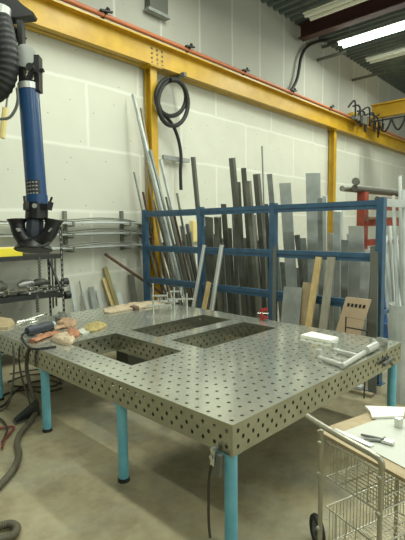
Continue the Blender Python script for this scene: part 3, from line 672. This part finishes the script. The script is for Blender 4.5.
# ------------------------------------------------------------------ fume extraction arm
D = 4.4
def ap(x, y, d=D): return at_d(x, y, d)
t = thing('extraction_arm', ap(33, 247), 'blue tube fume extraction arm with black hood hanging over the table', 'extraction arm')
A, B = ap(28.5, 88), ap(37, 201); ax = (B-A).normalized()
m = MB(); m.tube([A, B], .097, 24); tb = m.build('blue_tube', 'tube_blue', t, True)
m = MB(); m.tube([A-ax*.03, A+ax*.03], .101, 24); m.build('collar', 'pale_metal', tb, True)
m = MB(); m.tube([B-ax*.05, B+ax*.04], .103, 24); m.build('collar', 'tube_blue', tb, True)
fwd = (M3 @ V((0, 0, -1))); rt = (M3 @ V((1, 0, 0)))
# sticker on the tube
m = MB(); c = A.lerp(B, .83); pr = fwd.cross(ax)
ring = lambda ang, q: q + (fwd*math.cos(ang)+pr*math.sin(ang))*.0985
for k in range(6):
    a0, a1 = -.75+k*.25, -.5+k*.25; m.quad(ring(a0, c), ring(a1, c), ring(a1, c+ax*.15), ring(a0, c+ax*.15))
st = m.build('sticker', 'label_dark', tb)
m = MB()
for j in range(4):
    for k in range(4):
        a0, a1 = -.6+k*.3, -.4+k*.3; q = lambda ang, s: c+ax*s+(fwd*math.cos(ang)+pr*math.sin(ang))*.0992
        m.quad(q(a0, .015+j*.035), q(a1, .015+j*.035), q(a1, .028+j*.035), q(a0, .028+j*.035))
m.build('print_lines', 'galv_dark', st)
# upper joint
m = MB(); 
m.bar(ap(38, 57), ap(38.5, 92), .05, .10, rt); m.bar(ap(21, 22), ap(23, 88), .05, .08, rt); m.bar(ap(23, 84), ap(39, 84), .06, .06); m.bar(ap(37, 60), ap(28, 82), .06, .05)
m.bar(ap(30, 74), ap(44, 70), .03, .03); m.build('joint_bracket', 'black_plastic', t)
m = MB(); c = ap(28, 60, D+.05); m.tube([c+fwd*.1, c-fwd*.1], .11, 20); m.build('friction_disc', 'pale_metal', t, True)
m = MB(); c = ap(31, 68, D-.1); m.tube([c, c+fwd*.04], .035, 10); m.build('friction_knob', 'black_plastic', t, True)
# boom arm plate at the top
m = MB(); q = [ap(x, y) for x, y in ((-12, -12), (10, -8), (22, 4), (33, 12), (32, 15), (15, 17), (4, 18), (-12, 10))]; m.prism(q, fwd*-.12); m.build('boom_plate', 'black_plastic', t)
m = MB(); m.bar(ap(-14, 2, D+.1), ap(22, 40, D+.1), .09, .09); m.build('boom_strut', 'black_plastic', t)
# flexible hose, corrugated
pts = smoothpts([ap(0, 18, D-.15), ap(4, 35, D-.15), ap(7, 55, D-.15), ap(6, 75, D-.13), ap(-2, 90, D-.1), ap(-14, 92, D-.05)], 14)
m = MB(); m.tube(pts, [.098 + (.007 if (i//2) % 2 else 0) for i in range(len(pts))], 18); m.build('flexible_hose', 'dark_hose', t, True)
m = MB(); m.tube([ap(1, 8, D-.15), ap(0, 21, D-.15)], .09, 16); m.build('hose_cuff', 'pale_metal', t, True)
# lower joint and hood
m = MB(); m.bar(ap(26, 202, D-.1), ap(27, 210, D-.1), .03, .05); m.bar(ap(51, 202, D-.1), ap(49, 210, D-.1), .03, .05); m.bar(ap(24, 207, D-.06), ap(51, 207, D-.06), .05, .06); m.tube([ap(37, 203), ap(36.5, 219)], .105, 16)
m.bar(ap(49, 205, D-.08), ap(52, 197, D-.08), .015, .02); m.bar(ap(25, 205, D-.08), ap(24, 196, D-.08), .015, .02); m.build('swivel_joint', 'black_plastic', t)
m = MB(); c = ap(35, 206, D-.13); m.tube([c, c+fwd*.02], .022, 10); m.build('swivel_bolt', 'pale_metal', t, True)
m = MB(); m.tube([ap(35.5, 216), ap(35, 222), ap(34.5, 236), ap(34, 243)], [.06, .085, .085, .06], 8); m.build('motor_housing', 'tool_navy', t, True)
for s in (-1, 1):
    pts = smoothpts([ap(33.5+s*2, 243, D-.05), ap(34+s*9, 240.5, D-.05), ap(34.5+s*15, 233, D-.05), ap(35+s*17.5, 225, D-.05), ap(35.3+s*18.3, 219.5, D-.05)], 5)
    n = len(pts); m = MB(); m.tube(pts, [.066+.004*(i/n)+(.032*max(0, i/n-.72)*3.6) for i in range(n)], 14); m.build('horn', 'black_plastic', t, True)
    m = MB(); p = ap(34.5+s*14.5, 231.5, D-.135); m.bar(p, p+(ap(34.5+s*17, 228.5, D-.135)-p), .06, .01); m.build('warning_label', 'pale_metal', t)
c = ap(33.5, 247.5); nrm = (V((0, 0, -1))*.97+fwd*.22).normalized()
m = MB(); m.tube([c-nrm*.09, c-nrm*.05, c-nrm*.0, c+nrm*.02, c+nrm*.03], [.09, .13, .17, .18, .17], 24); m.build('suction_flange', 'black_plastic', t, True)
m = MB(); m.tube([ap(18, 243, D-.15), ap(24, 246, D-.17), ap(34, 247, D-.18), ap(44, 246, D-.17), ap(50, 243, D-.15)], .012, 6); m.build('grip_rail', 'black_plastic', t, True)
# grey conduit looping by the arm
pts = [at_d(x, y, D+.25) for x, y in ((-8, 118), (2, 119), (10, 117), (16, 108), (18, 98), (17, 88))]
m = MB(); m.tube(smoothpts(pts, 5), .016, 6); m.build('control_cable', 'galv_dark', t, True)
t = thing('spring_balancer', at_d(4, 118, 5.2), 'thin hanging rod with brass sleeve beside the black hose', 'hanger')
m = MB(); m.tube([at_d(8.5, 88, 5.2), at_d(4, 125, 5.2)], .012, 6); m.build('rod', 'mill_dark', t)
m = MB(); m.tube([at_d(5.5, 108, 5.2), at_d(2, 138, 5.2)], .035, 8); m.build('sleeve', 'cream_tube', t, True)
m = MB(); m.tube([at_d(8.5, 88, 5.2), V((at_d(8.5, 88, 5.2).x, at_d(8.5, 88, 5.2).y, CEIL+.03))], .008, 5); m.build('hanging_line', 'mill_dark', t)

# ------------------------------------------------------------------ things on the table
def T(x, y, h=0.0): return at_z(x, y, TZ+h)
def slab(name, mt, px, th, label, cat, h=0.002, **kw):
    m = MB(); q = [T(x, y, h) for x, y in px]; m.prism(q, (0, 0, th)); return tag(m.build(name, mt, origin=q[0], **kw), label, cat)
def blob(name, mt, px, th, label, cat, seed=1, group=None, h=0.003):   # irregular crumpled flat thing
    rnd = random.Random(seed); q = [T(x, y, h) for x, y in px]; c = sum(q, V((0, 0, 0)))/len(q); q = smoothpts(q+[q[0]], 3)[:-1]; n = len(q)
    m = MB(); rings = []
    for f, z in ((1.0, 0.0), (1.0, th*.55), (.8, th*.95), (.45, th*1.1)):
        rings.append([V((c.x+(p.x-c.x)*f, c.y+(p.y-c.y)*f, TZ+h+z*(.6+.8*rnd.random()) if z else TZ+h)) for p in q])
    k = 0
    for r in rings: m.v += r
    for a in range(3):
        for i in range(n): m.f.append((a*n+i, a*n+(i+1) % n, (a+1)*n+(i+1) % n, (a+1)*n+i))
    m.f.append(tuple(range(3*n, 4*n))); m.f.append(tuple(reversed(range(n))))
    return tag(m.build(name, mt, origin=c, smooth=True), label, cat, group)
def glove(name, mt, px0, px1, spread, label, seed, h=.02):
    # a work glove lying flat: cuff at px0, finger tips towards px1
    a, b = T(*px0, h), T(*px1, h); d = (b-a); L = d.length; d.normalize(); s = V((-d.y, d.x, 0))
    m = MB(); W = spread
    prof = [(0, .9), (.2, .8), (.4, .85), (.62, 1.0)]
    vs = []
    for f, w in prof: vs.append((a+d*L*f, w*W/2))
    k = len(m.v)
    for p, w in vs:
        for j in range(10):
            an = 2*math.pi*j/10; m.v.append(p+s*w*math.cos(an)+V((0, 0, 1))*.018*math.sin(an))
    for i in range(3):
        for j in range(10): m.f.append((k+i*10+j, k+i*10+(j+1) % 10, k+i*10+10+(j+1) % 10, k+i*10+10+j))
    m.f.append(tuple(k+j for j in range(10))); m.f.append(tuple(k+30+j for j in reversed(range(10))))
    for i in range(4):
        o = (-1.5+i)*W*.25; e = 1.0 - (.1 if i in (0,) else .14 if i == 3 else 0); st = a+d*L*.55+s*o
        m.tube([st, a+d*L*.8+s*o*1.1, a+d*L*e+s*o*1.2+V((0, 0, -.004))], [W*.12, W*.12, W*.08], 8)
    st = a+d*L*.3+s*W*.35; m.tube([st, st+d*L*.15+s*W*.3, st+d*L*.32+s*W*.38], [W*.14, W*.13, W*.09], 8)
    return tag(m.build(name, mt, origin=a, smooth=True), label, 'glove', 'work gloves heaped on the table')
slab('wood_board', 'plywood', ((-4, 318), (12, 320.5), (15, 325), (8, 329), (-4, 330)), .025, 'tan wood board at the left end of the table', 'board')
# bright small tools
for i, (p, q) in enumerate((((16, 322), (36, 318.5)), ((20, 325), (30, 321)), ((26, 320), (45, 314)))):
    m = MB(); a, b = T(*p, .014), T(*q, .014); m.tube([a, b], .012, 6); e = (b-a).normalized(); s = V((-e.y, e.x, 0))
    m.bar(b-s*.03, b+s*.03, .02, .02); m.bar(a-s*.025, a+s*.025, .02, .02)
    tag(m.build('hand_tool', 'chrome', origin=a, smooth=True), f'shiny slim hand tool lying behind the dark grinder, {ORDN[i]} from the left', 'tool', 'slim tools behind the grinder')
t = thing('angle_grinder', T(38, 331), 'dark angle grinder lying on the table at the left', 'grinder')
a, b = T(27, 331.5, .062), T(51, 325.5, .062); d = (b-a)
m = MB(); m.tube([a, a+d*.15, a+d*.5, a+d*.72, b], [.042, .06, .05, .06, .05], 12); m.build('body', 'tool_navy', t, True)
m = MB(); m.tube([b, b+d*.12+V((0, 0, .0))], [.055, .045], 10); m.build('gear_head', 'pale_metal', t, True)
m = MB(); c = b+d*.1; m.tube([c+V((0, 0, -.055)), c+V((0, 0, -.047))], .07, 18); m.build('disc', 'mill_dark', t, True)
m = MB(); m.bar(a+d*.2+V((0, 0, .055)), a+d*.4+V((0, 0, .055)), .02, .01); m.build('switch', 'pale_metal', t)
m = MB(); m.tube(smoothpts([a, a-d*.15-V((0, 0, .02)), T(22, 338, .01), T(28, 347, .01), T(36, 349, .01), T(46, 348, .01), T(56, 346.5, .01)], 5), .011, 6); m.build('power_cord', 'rubber_black', t, True)
glove('work_glove', 'leather_orange', (32, 341), (58, 331), .12, 'orange leather work glove lying nearest the table edge', 2)
glove('work_glove', 'leather_tan', (52, 329), (71, 324), .12, 'tan leather work glove at the back of the pile', 3, h=.022)
glove('work_glove', 'leather_pale', (74, 332), (55, 336), .11, 'pale leather work glove in the middle of the pile', 4, h=.022)
blob('leather_pad', 'leather_pale', ((51, 341), (58, 337.5), (70, 338), (75, 341), (70, 345), (60, 344.5)), .05, 'pale folded leather pad at the front of the glove pile', 'pad', 5)
blob('leather_scrap', 'leather_tan', ((57, 325), (63, 321.5), (72, 321), (77, 324), (71, 328), (62, 328)), .05, 'brown leather scrap behind the tan gloves', 'leather', 15)
blob('leather_scrap', 'leather_orange', ((66, 334), (72, 331), (80, 333), (77, 337), (69, 337.5)), .04, 'reddish leather scrap at the edge of the big opening', 'leather', 16)
blob('tape_measure', 'mill_black', ((55, 320), (58, 316.5), (65, 316), (67, 318.5), (63, 321)), .06, 'small blackish tape case behind the gloves', 'tape measure', 6)
blob('straw_brush', 'straw', ((84, 329), (88, 325), (97, 322.5), (105, 324), (106, 327), (97, 331), (88, 332)), .028, 'straw yellow crumpled cloth beside the large opening', 'cloth', 8)
slab('offcut_plate', 'white_sheet', ((75, 332), (84, 328.5), (92, 331), (83, 335)), .012, 'pale thin offcut plate next to the straw cloth', 'plate')
blob('leather_apron', 'leather_pale', ((104, 309.5), (118, 306.5), (135, 303.5), (152, 302), (166, 303.5), (160, 306), (146, 308), (128, 310.5), (114, 313), (105, 313)), .03, 'long pale crumpled leather apron on the far corner of the table', 'apron', 9)
slab('steel_offcut', 'rust', ((130, 308.5), (134, 307.2), (139, 309.3), (135.5, 310.8)), .04, 'small rusty steel block before the pale apron', 'block')
# upright clamps at the far edge
def upright_clamp(x, y, top, arms, label):
    b = T(x, y); h = at_v(x, top, b.y).z
    t = thing('welding_clamp', b, label, 'clamp', 'upright clamps on the far table edge')
    m = MB(); m.tube([b, V((b.x, b.y, h))], .014, 8); m.build('post', 'chrome', t, True)
    for (dz, l0, l1) in arms:
        z = b.z+(h-b.z)*dz; e = V((.71, -.71, 0)); m = MB(); m.bar(V((b.x, b.y, z))-e*l0, V((b.x, b.y, z))+e*l1, .022, .022); m.build('jaw', 'alu', t)
        m = MB(); p = V((b.x, b.y, z))+e*l1; m.tube([p+V((0, 0, .05)), p-V((0, 0, .05))], .012, 8); m.build('spindle', 'chrome', t, True)
upright_clamp(153.5, 311, 283, ((.2, .1, .25), (.55, .02, .2)), 'tall bright clamp standing beside the pale apron')
upright_clamp(174.5, 309, 287, ((.45, .08, .12), (.8, .06, .1)), 'bright clamp standing second from the apron')
upright_clamp(187, 307.5, 293, ((.6, .05, .1),), 'short bright clamp standing farthest from the apron')
t = thing('toggle_clamp', T(165, 304.5), 'low bright clamp lying between the two tall clamps', 'clamp')
m = MB(); c = T(165, 304.5); e = V((.71, -.71, 0)); m.bar(c-e*.2+V((0, 0, .05)), c+e*.2+V((0, 0, .05)), .04, .03); m.build('arm', 'alu', t)
for f, h in ((-.08, .14), (.06, .1)):
    m = MB(); m.bar(c+e*f, c+e*f+V((0, 0, h)), .05, .04); m.build('upright', 'chrome', t)
t = thing('pipe_clamp', T(262, 320), 'red clamp standing at the back edge of the table', 'clamp')
c = T(261.5, 320.5); m = MB(); m.bar(c, c+V((0, 0, .15)), .035, .03); m.bar(c+V((0, 0, .13)), c+V((.05, -.06, .145)), .035, .035); m.bar(c+V((0, 0, .06)), c+V((.04, -.07, .03)), .035, .03); m.build('red_jaw', 'red_clamp', t)
m = MB(); m.tube([c+V((-.04, .03, .10)), c+V((.06, -.06, .09))], .011, 8); m.build('screw', 'chrome', t, True)
# foam slab
slab('foam_slab', 'paper', ((300.5, 337.5), (312, 334.2), (338.5, 340), (331, 343.6)), .03, 'white rectangular slab lying on the table near the far edge', 'slab')
# big c-clamp
t = thing('big_clamp', T(348, 358), 'large grey U-shaped clamp lying near the right table corner', 'clamp')
def cb(p, q, w, h=.03): a, b = T(*p, h), T(*q, h); m.tube([a, b], w*.42, 10)
m = MB(); cb((319, 357.5), (344, 365.5), .05); cb((342, 366), (374, 346.5), .055); m.build('frame', 'clamp_steel', t, True)
m = MB(); cb((334, 349.5), (358, 355.5), .04); m.build('side_arm', 'clamp_steel', t, True)
m = MB(); cb((366, 350.5), (376, 345), .09, .047); m.build('handle', 'clamp_steel', t, True)
m = MB(); a = T(319, 357.5); m.tube([a+V((0, 0, .001)), a+V((0, 0, .075))], .03, 10); m.build('swivel_pad', 'clamp_steel', t, True)
m = MB(); a = T(334, 349.5); m.tube([a+V((0, 0, .001)), a+V((0, 0, .07))], .03, 10); m.build('swivel_pad', 'clamp_steel', t, True)
# small square frame at the right corner
t = thing('angle_bracket', T(382, 349), 'small bright angle bracket standing at the right table corner', 'bracket')
m = MB(); a, b = T(377, 348.2), T(387.5, 350); m.bar(a, b, .09, .01); m.frame(a, b-a, V((0, 0, .11)), V((.008, .008, 0))); m.build('plate', 'chrome', t)
m = MB(); a = T(374, 344); m.tube([a+V((0, 0, .02)), a+V((.06, .03, .02))], .02, 8); m.build('knob', 'pale_metal', t, True)
# clamp hanging at the near corner with a long dark lever
t = thing('ground_clamp', (TU0-.02, TV0+.12, .62), 'bright ground clamp with dark dangling cable hanging at the near table corner', 'clamp')
c = V((TU0-.014, TV0+.115, .66)); 
m = MB(); m.bar(c+V((-.018, 0, .03)), c+V((-.02, .012, -.09)), .032, .03, (0, 1, 0)); m.build('jaw', 'chrome', t)
m = MB(); m.bar(c+V((-.018, -.04, -.01)), c+V((-.03, -.035, -.14)), .03, .025, (0, 1, 0)); m.build('handle', 'mill_black', t)
for y, z in ((0, .02), (.01, -.03)):
    m = MB(); m.tube([c+V((-.018, y, z)), c+V((-.05, y, z))], .014, 8); m.build('bolt', 'chrome', t, True)
m = MB(); m.tube(smoothpts([c+V((-.02, .02, -.06)), c+V((-.03, .045, -.2)), c+V((-.03, .05, -.36)), c+V((-.03, .05, -.48)), c+V((-.04, .03, -.57))], 5), .009, 8); m.build('cable', 'cable_dark', t, True)
# small dark clip on the right apron
c = at_v(389, 362, TV0-.03); m = MB(); m.bar(c+V((-.12, .0, .0)), c+V((.1, 0, .02)), .03, .03); m.bar(c+V((-.02, .025, .03)), c+V((.02, -.03, -.03)), .03, .03)
tag(m.build('side_clip', 'mill_black', origin=c), 'small dark clip stuck in the side holes near the right corner', 'clip')
# dark bin under the table
c = at_z(133, 358, .3)
t = thing('storage_bin', (c.x, c.y, 0), 'dark bin standing under the table seen through the large opening', 'bin')
m = MB(); m.frame((c.x-.17, c.y-.13, 0), (.34, 0, 0), (0, .26, 0), (0, 0, .42)); m.build('body', 'mill_black', t)
m = MB(); m.frame((c.x-.19, c.y-.15, .42), (.38, 0, 0), (0, .30, 0), (0, 0, .03)); m.build('lid', 'mill_dark', t)

# ------------------------------------------------------------------ floor hoses and cables
def fl(x, y, z=.012): return at_z(x, y, z)
pts = [fl(36, 404, .04), fl(36, 412, .04), fl(28, 424, .04), fl(20, 434, .04), fl(17, 444, .04), fl(19, 454, .04), fl(16, 464, .04), fl(9, 475, .04), fl(0, 485, .04), fl(-12, 496, .04)]
sp = smoothpts(pts, 12); m = MB(); m.tube(sp, [.027+(.003 if i % 3 == 0 else 0) for i in range(len(sp))], 10)
tag(m.build('floor_hose', 'hose_olive', origin=pts[3], smooth=True), 'olive ribbed hose winding across the floor from the pedal', 'hose')
pts = [fl(-14, 530, .04), fl(0, 526, .04), fl(10, 524, .04), fl(16.5, 527, .04), fl(15, 533, .04), fl(8, 537, .04), fl(-6, 541, .04)]
sp = smoothpts(pts, 12); m = MB(); m.tube(sp, [.026+(.003 if i % 3 == 0 else 0) for i in range(len(sp))], 10)
tag(m.build('floor_hose', 'hose_olive', origin=pts[3], smooth=True), 'olive hose bend poking in at the bottom left', 'hose')
t = thing('foot_pedal', fl(28, 416, 0), 'dark wedge shaped foot pedal on the floor by the second leg', 'pedal')
a, b, c2, d2 = fl(14, 421, .002), fl(16, 424, .002), fl(40, 416, .002), fl(37.5, 411, .002)
m = MB(); m.add([a, b, c2, d2, a+V((0, 0, .03)), b+V((0, 0, .03)), c2+V((0, 0, .15)), d2+V((0, 0, .15))], [(3, 2, 1, 0), (4, 5, 6, 7), (0, 1, 5, 4), (1, 2, 6, 5), (2, 3, 7, 6), (3, 0, 4, 7)]); m.build('treadle', 'shelf_black', t)
m = MB(); m.add([a-V((.02, .0, 0)), b-V((.02, .02, 0)), c2+V((0, -.02, 0)), d2, a+V((-.02, 0, .012)), b+V((-.02, -.02, .012)), c2+V((0, -.02, .012)), d2+V((0, 0, .012))], [(3, 2, 1, 0), (4, 5, 6, 7), (0, 1, 5, 4), (1, 2, 6, 5), (2, 3, 7, 6), (3, 0, 4, 7)]); m.build('base', 'mill_black', t)
# cables hanging from the table edge to the floor
def hang(px, r, mt, label, name='cable', u=TU0-.05):
    pts = []
    for x, y, on in px:
        pts.append(at_u(x, y, u) if on else fl(x, y, .012))
    m = MB(); m.tube(smoothpts(pts, 6), r, 7); tag(m.build(name, mt, origin=pts[-1], smooth=True), label, 'cable', 'cables hanging from the left table edge')
hang(((30, 348, 1), (27, 356, 1), (27, 370, 1), (30, 385, 1), (34, 398, 1)), .02, 'cable_dark', 'thick dark cable hanging from the table edge to the foot pedal')
hang(((20, 346, 1), (19, 360, 1), (22, 378, 1), (28, 396, 1), (31, 407, 1)), .010, 'cable_dark', 'thin dark cable hanging to the left of the thick one')
hang(((13, 345, 1), (14, 362, 1), (13, 382, 1), (10, 398, 1), (6, 408, 0), (-2, 412, 0), (-12, 416, 0)), .010, 'mill_black', 'thin black cable hanging beside the far leg')
loops = (((-8, 402), (8, 393), (26, 390), (40, 392), (52, 391), (62, 388)), ((-8, 410), (5, 404), (14, 392), (30, 383), (48, 380), (62, 384)), ((8, 382), (24, 376), (44, 374), (60, 379), (54, 386), (34, 387), (14, 386)),
         ((-6, 430), (6, 427), (14, 427), (10, 433), (4, 440), (2, 448)), ((-8, 415), (2, 420), (7, 428), (5, 436), (2, 442)), ((10, 374), (26, 371), (46, 369), (58, 372), (64, 380)))
labs = ('dark floor cable running past the cyan legs', 'dark floor cable curving under the table behind the first', 'dark floor cable looped around under the table', 'dark red cable curling on the floor at the left edge', 'dark cable bent on the floor below the far leg', 'dark floor cable farthest under the table')
for i, lp in enumerate(loops):
    pts = [fl(x, y, .012+.004*i) for x, y in lp]; m = MB(); m.tube(smoothpts(pts, 6), .011, 6)
    tag(m.build('cable', 'cable_red' if i == 3 else 'cable_dark', origin=pts[2], smooth=True), labs[i], 'cable', 'cables lying on the floor')

c = at_z(317, 545, 0); t = thing('rubber_wheel', c, 'dark rubber wheel on the floor at the bottom beside the trolley', 'wheel')
m = MB(); d = V((.8, -.6, 0)); q = c+V((0, 0, .1)); pts = []
sd = V((.6, .8, 0))
for k in range(25): a = 2*math.pi*k/24; pts.append(q+sd*math.cos(a)*.078+V((0, 0, math.sin(a)*.078)))
m.tube(pts, .022, 8, False); m.build('tyre', 'rubber_black', t, True)
m = MB(); m.tube([q-d*.012, q+d*.012], .06, 16); m.tube([q-d*.022, q+d*.022], .018, 10); m.build('hub', 'wheel_grey', t, True)

# ------------------------------------------------------------------ wire trolley, lower right
CA, cw, cl = V((1.91, .78, 0)), V((.292, .956, 0)), V((.956, -.292, 0))
def K(w, l, z): return CA+cw*w+cl*l+V((0, 0, z))
t = thing('wire_trolley', K(.2, .3, 0), 'chrome wire basket trolley with bar handle at the lower right', 'trolley')
W1, L1 = .375, .60
for w in (0, W1):
    for l in (0, L1):
        m = MB(); m.tube([K(w, l, .10), K(w, l, .985 if l == 0 else .93)], .012, 10); po = m.build('post', 'trolley_steel', t, True)
        for z in (.75, .92, .45):
            m = MB(); m.sphere(K(w, l-.014, z), .012, n=5); m.build('collar_bolt', 'trolley_steel', po, True)
        a = 0 if l == 0 else 1
        c = K(w+(.0), l, .05); wh = MB(); wh.tube([c-cw*.012, c+cw*.012], .05, 18); q = wh.build('caster', 'wheel_grey', t, True)
        f = MB(); f.bar(K(w-.02, l, .05), K(w-.02, l, .1), .03, .006, cl); f.bar(K(w+.02, l, .05), K(w+.02, l, .1), .03, .006, cl); f.bar(K(w-.02, l, .1), K(w+.02, l, .1), .03, .006); f.build('fork', 'trolley_steel', q)
hp = smoothpts([K(.46, -.02, 1.03), K(.3, -.03, 1.027), K(.1, -.03, 1.023), K(.02, -.025, 1.018), K(-.006, -.012, 1.0), K(-.004, 0, .96)], 6)
m = MB(); m.tube(hp, .0155, 12); m.build('handle', 'trolley_steel', t, True)
def basket(z0, z1, zback):
    ins = .02
    c = lambda w, l, z: K(ins+(W1-2*ins)*w, ins+(L1-2*ins)*l, z)
    m = MB()
    for z in (z0, z1):
        m.tube([c(0, 0, z), c(1, 0, z), c(1, 1, z), c(0, 1, z), c(0, 0, z)], .0045, 6)
    fr = m.build('basket', 'wire_metal', t, True)
    m = MB()
    for i in range(1, 20): m.tube([c(0, i/20, z0), c(1, i/20, z0)], .0022, 5)
    for i in (1, 2, 3): m.tube([c(i/4, 0, z0-.004), c(i/4, 1, z0-.004)], .003, 5)
    m.build('bottom_wires', 'wire_metal', fr)
    m = MB()
    for i in range(1, 5): m.tube([c(i/5, 0, z0), c(i/5, 0, z1)], .003, 5)
    m.build('front_wires', 'wire_metal', fr)
    m = MB()
    for i in range(1, 16): m.tube([c(i/16, 1, z0), c(i/16, 1, z1)], .0022, 5)
    for s in (.33, .66): m.tube([c(0, 1, z0+(z1-z0)*s), c(1, 1, z0+(z1-z0)*s)], .003, 5)
    m.build('back_wires', 'wire_metal', fr)
    for w, nm in ((0, 'side_wires'), (1, 'side_wires')):
        m = MB()
        for i in range(1, 22): m.tube([c(w, i/22, z0), c(w, i/22, z1)], .0022, 5)
        for s in (.33, .66): m.tube([c(w, 0, z0+(z1-z0)*s), c(w, 1, z0+(z1-z0)*s)], .0025, 5)
        m.build(nm, 'wire_metal', fr)
basket(.735, .925, .925); basket(.36, .57, .57)
m = MB(); m.tube([K(0, 0, .16), K(W1, 0, .16)], .01, 8); m.tube([K(0, L1, .16), K(W1, L1, .16)], .01, 8); m.tube([K(0, 0, .16), K(0, L1, .16)], .01, 8); m.tube([K(W1, 0, .16), K(W1, L1, .16)], .01, 8); m.build('base_frame', 'trolley_steel', t, True)
BZ = .932
m = MB(); m.prism([K(-.12, .03, BZ), K(.44, .03, BZ), K(.47, .57, BZ), K(-.12, .60, BZ)], (0, 0, .018)); tag(m.build('plywood_board', 'plywood', origin=K(.2, .3, BZ)), 'plywood board laid across the top of the wire trolley', 'board')
m = MB(); m.prism([K(-.11, .10, BZ+.019), K(.35, .10, BZ+.019), K(.375, .53, BZ+.019), K(-.11, .58, BZ+.019)], (0, 0, .004)); tag(m.build('sheet_cover', 'white_sheet', origin=K(.2, .3, BZ+.019)), 'pale grey sheet covering the plywood board on the trolley', 'sheet')
BT = BZ+.0245
def bt(x, y, h=0): return at_z(x, y, BT+h)
m = MB(); m.bar(bt(334, 429.5, .004), bt(372, 446, .004), .03, .006); tag(m.build('steel_strip', 'alu', origin=bt(353, 438)), 'bright flat steel strip lying along the trolley handle', 'strip')
q = [bt(x, y) for x, y in ((365, 407.5), (378, 408), (405, 409), (404, 418), (372, 419), (370, 413))]; m = MB(); m.prism(q, (0, 0, .012)); tag(m.build('folded_cloth', 'paper', origin=q[0]), 'white folded cloth at the far side of the trolley board', 'cloth')
t = thing('tin_can', bt(398.5, 426), 'shiny open tin can standing on the trolley board', 'can')
c = bt(398.5, 426.5); m = MB(); m.tube([c, c+V((0, 0, .05)), c+V((0, 0, .052)), c+V((0, 0, .05)), c+V((0, 0, .004))], [.022, .022, .0235, .0205, .0205], 18); m.build('can_body', 'chrome', t, True)
t = thing('pliers', bt(376, 439), 'dark handled locking pliers lying on the trolley sheet', 'pliers')
a, b = bt(361, 434.5, .01), bt(384, 440.5, .01); d = (b-a)
m = MB(); m.tube([a, a+d*.5, b], [.006, .010, .012], 8); m.build('upper_handle', 'mill_black', t, True)
m = MB(); a2 = bt(364, 438.5, .01); m.tube([a2, b+V((0, 0, -.002))], [.006, .009], 8); m.build('lower_handle', 'galv_dark', t, True)
m = MB(); m.bar(b, b+d*.4, .032, .014); m.tube([b+d*.1+V((-.02, .01, 0)), b+d*.2+V((.025, .03, 0))], .008, 8); m.build('jaw', 'chrome', t)
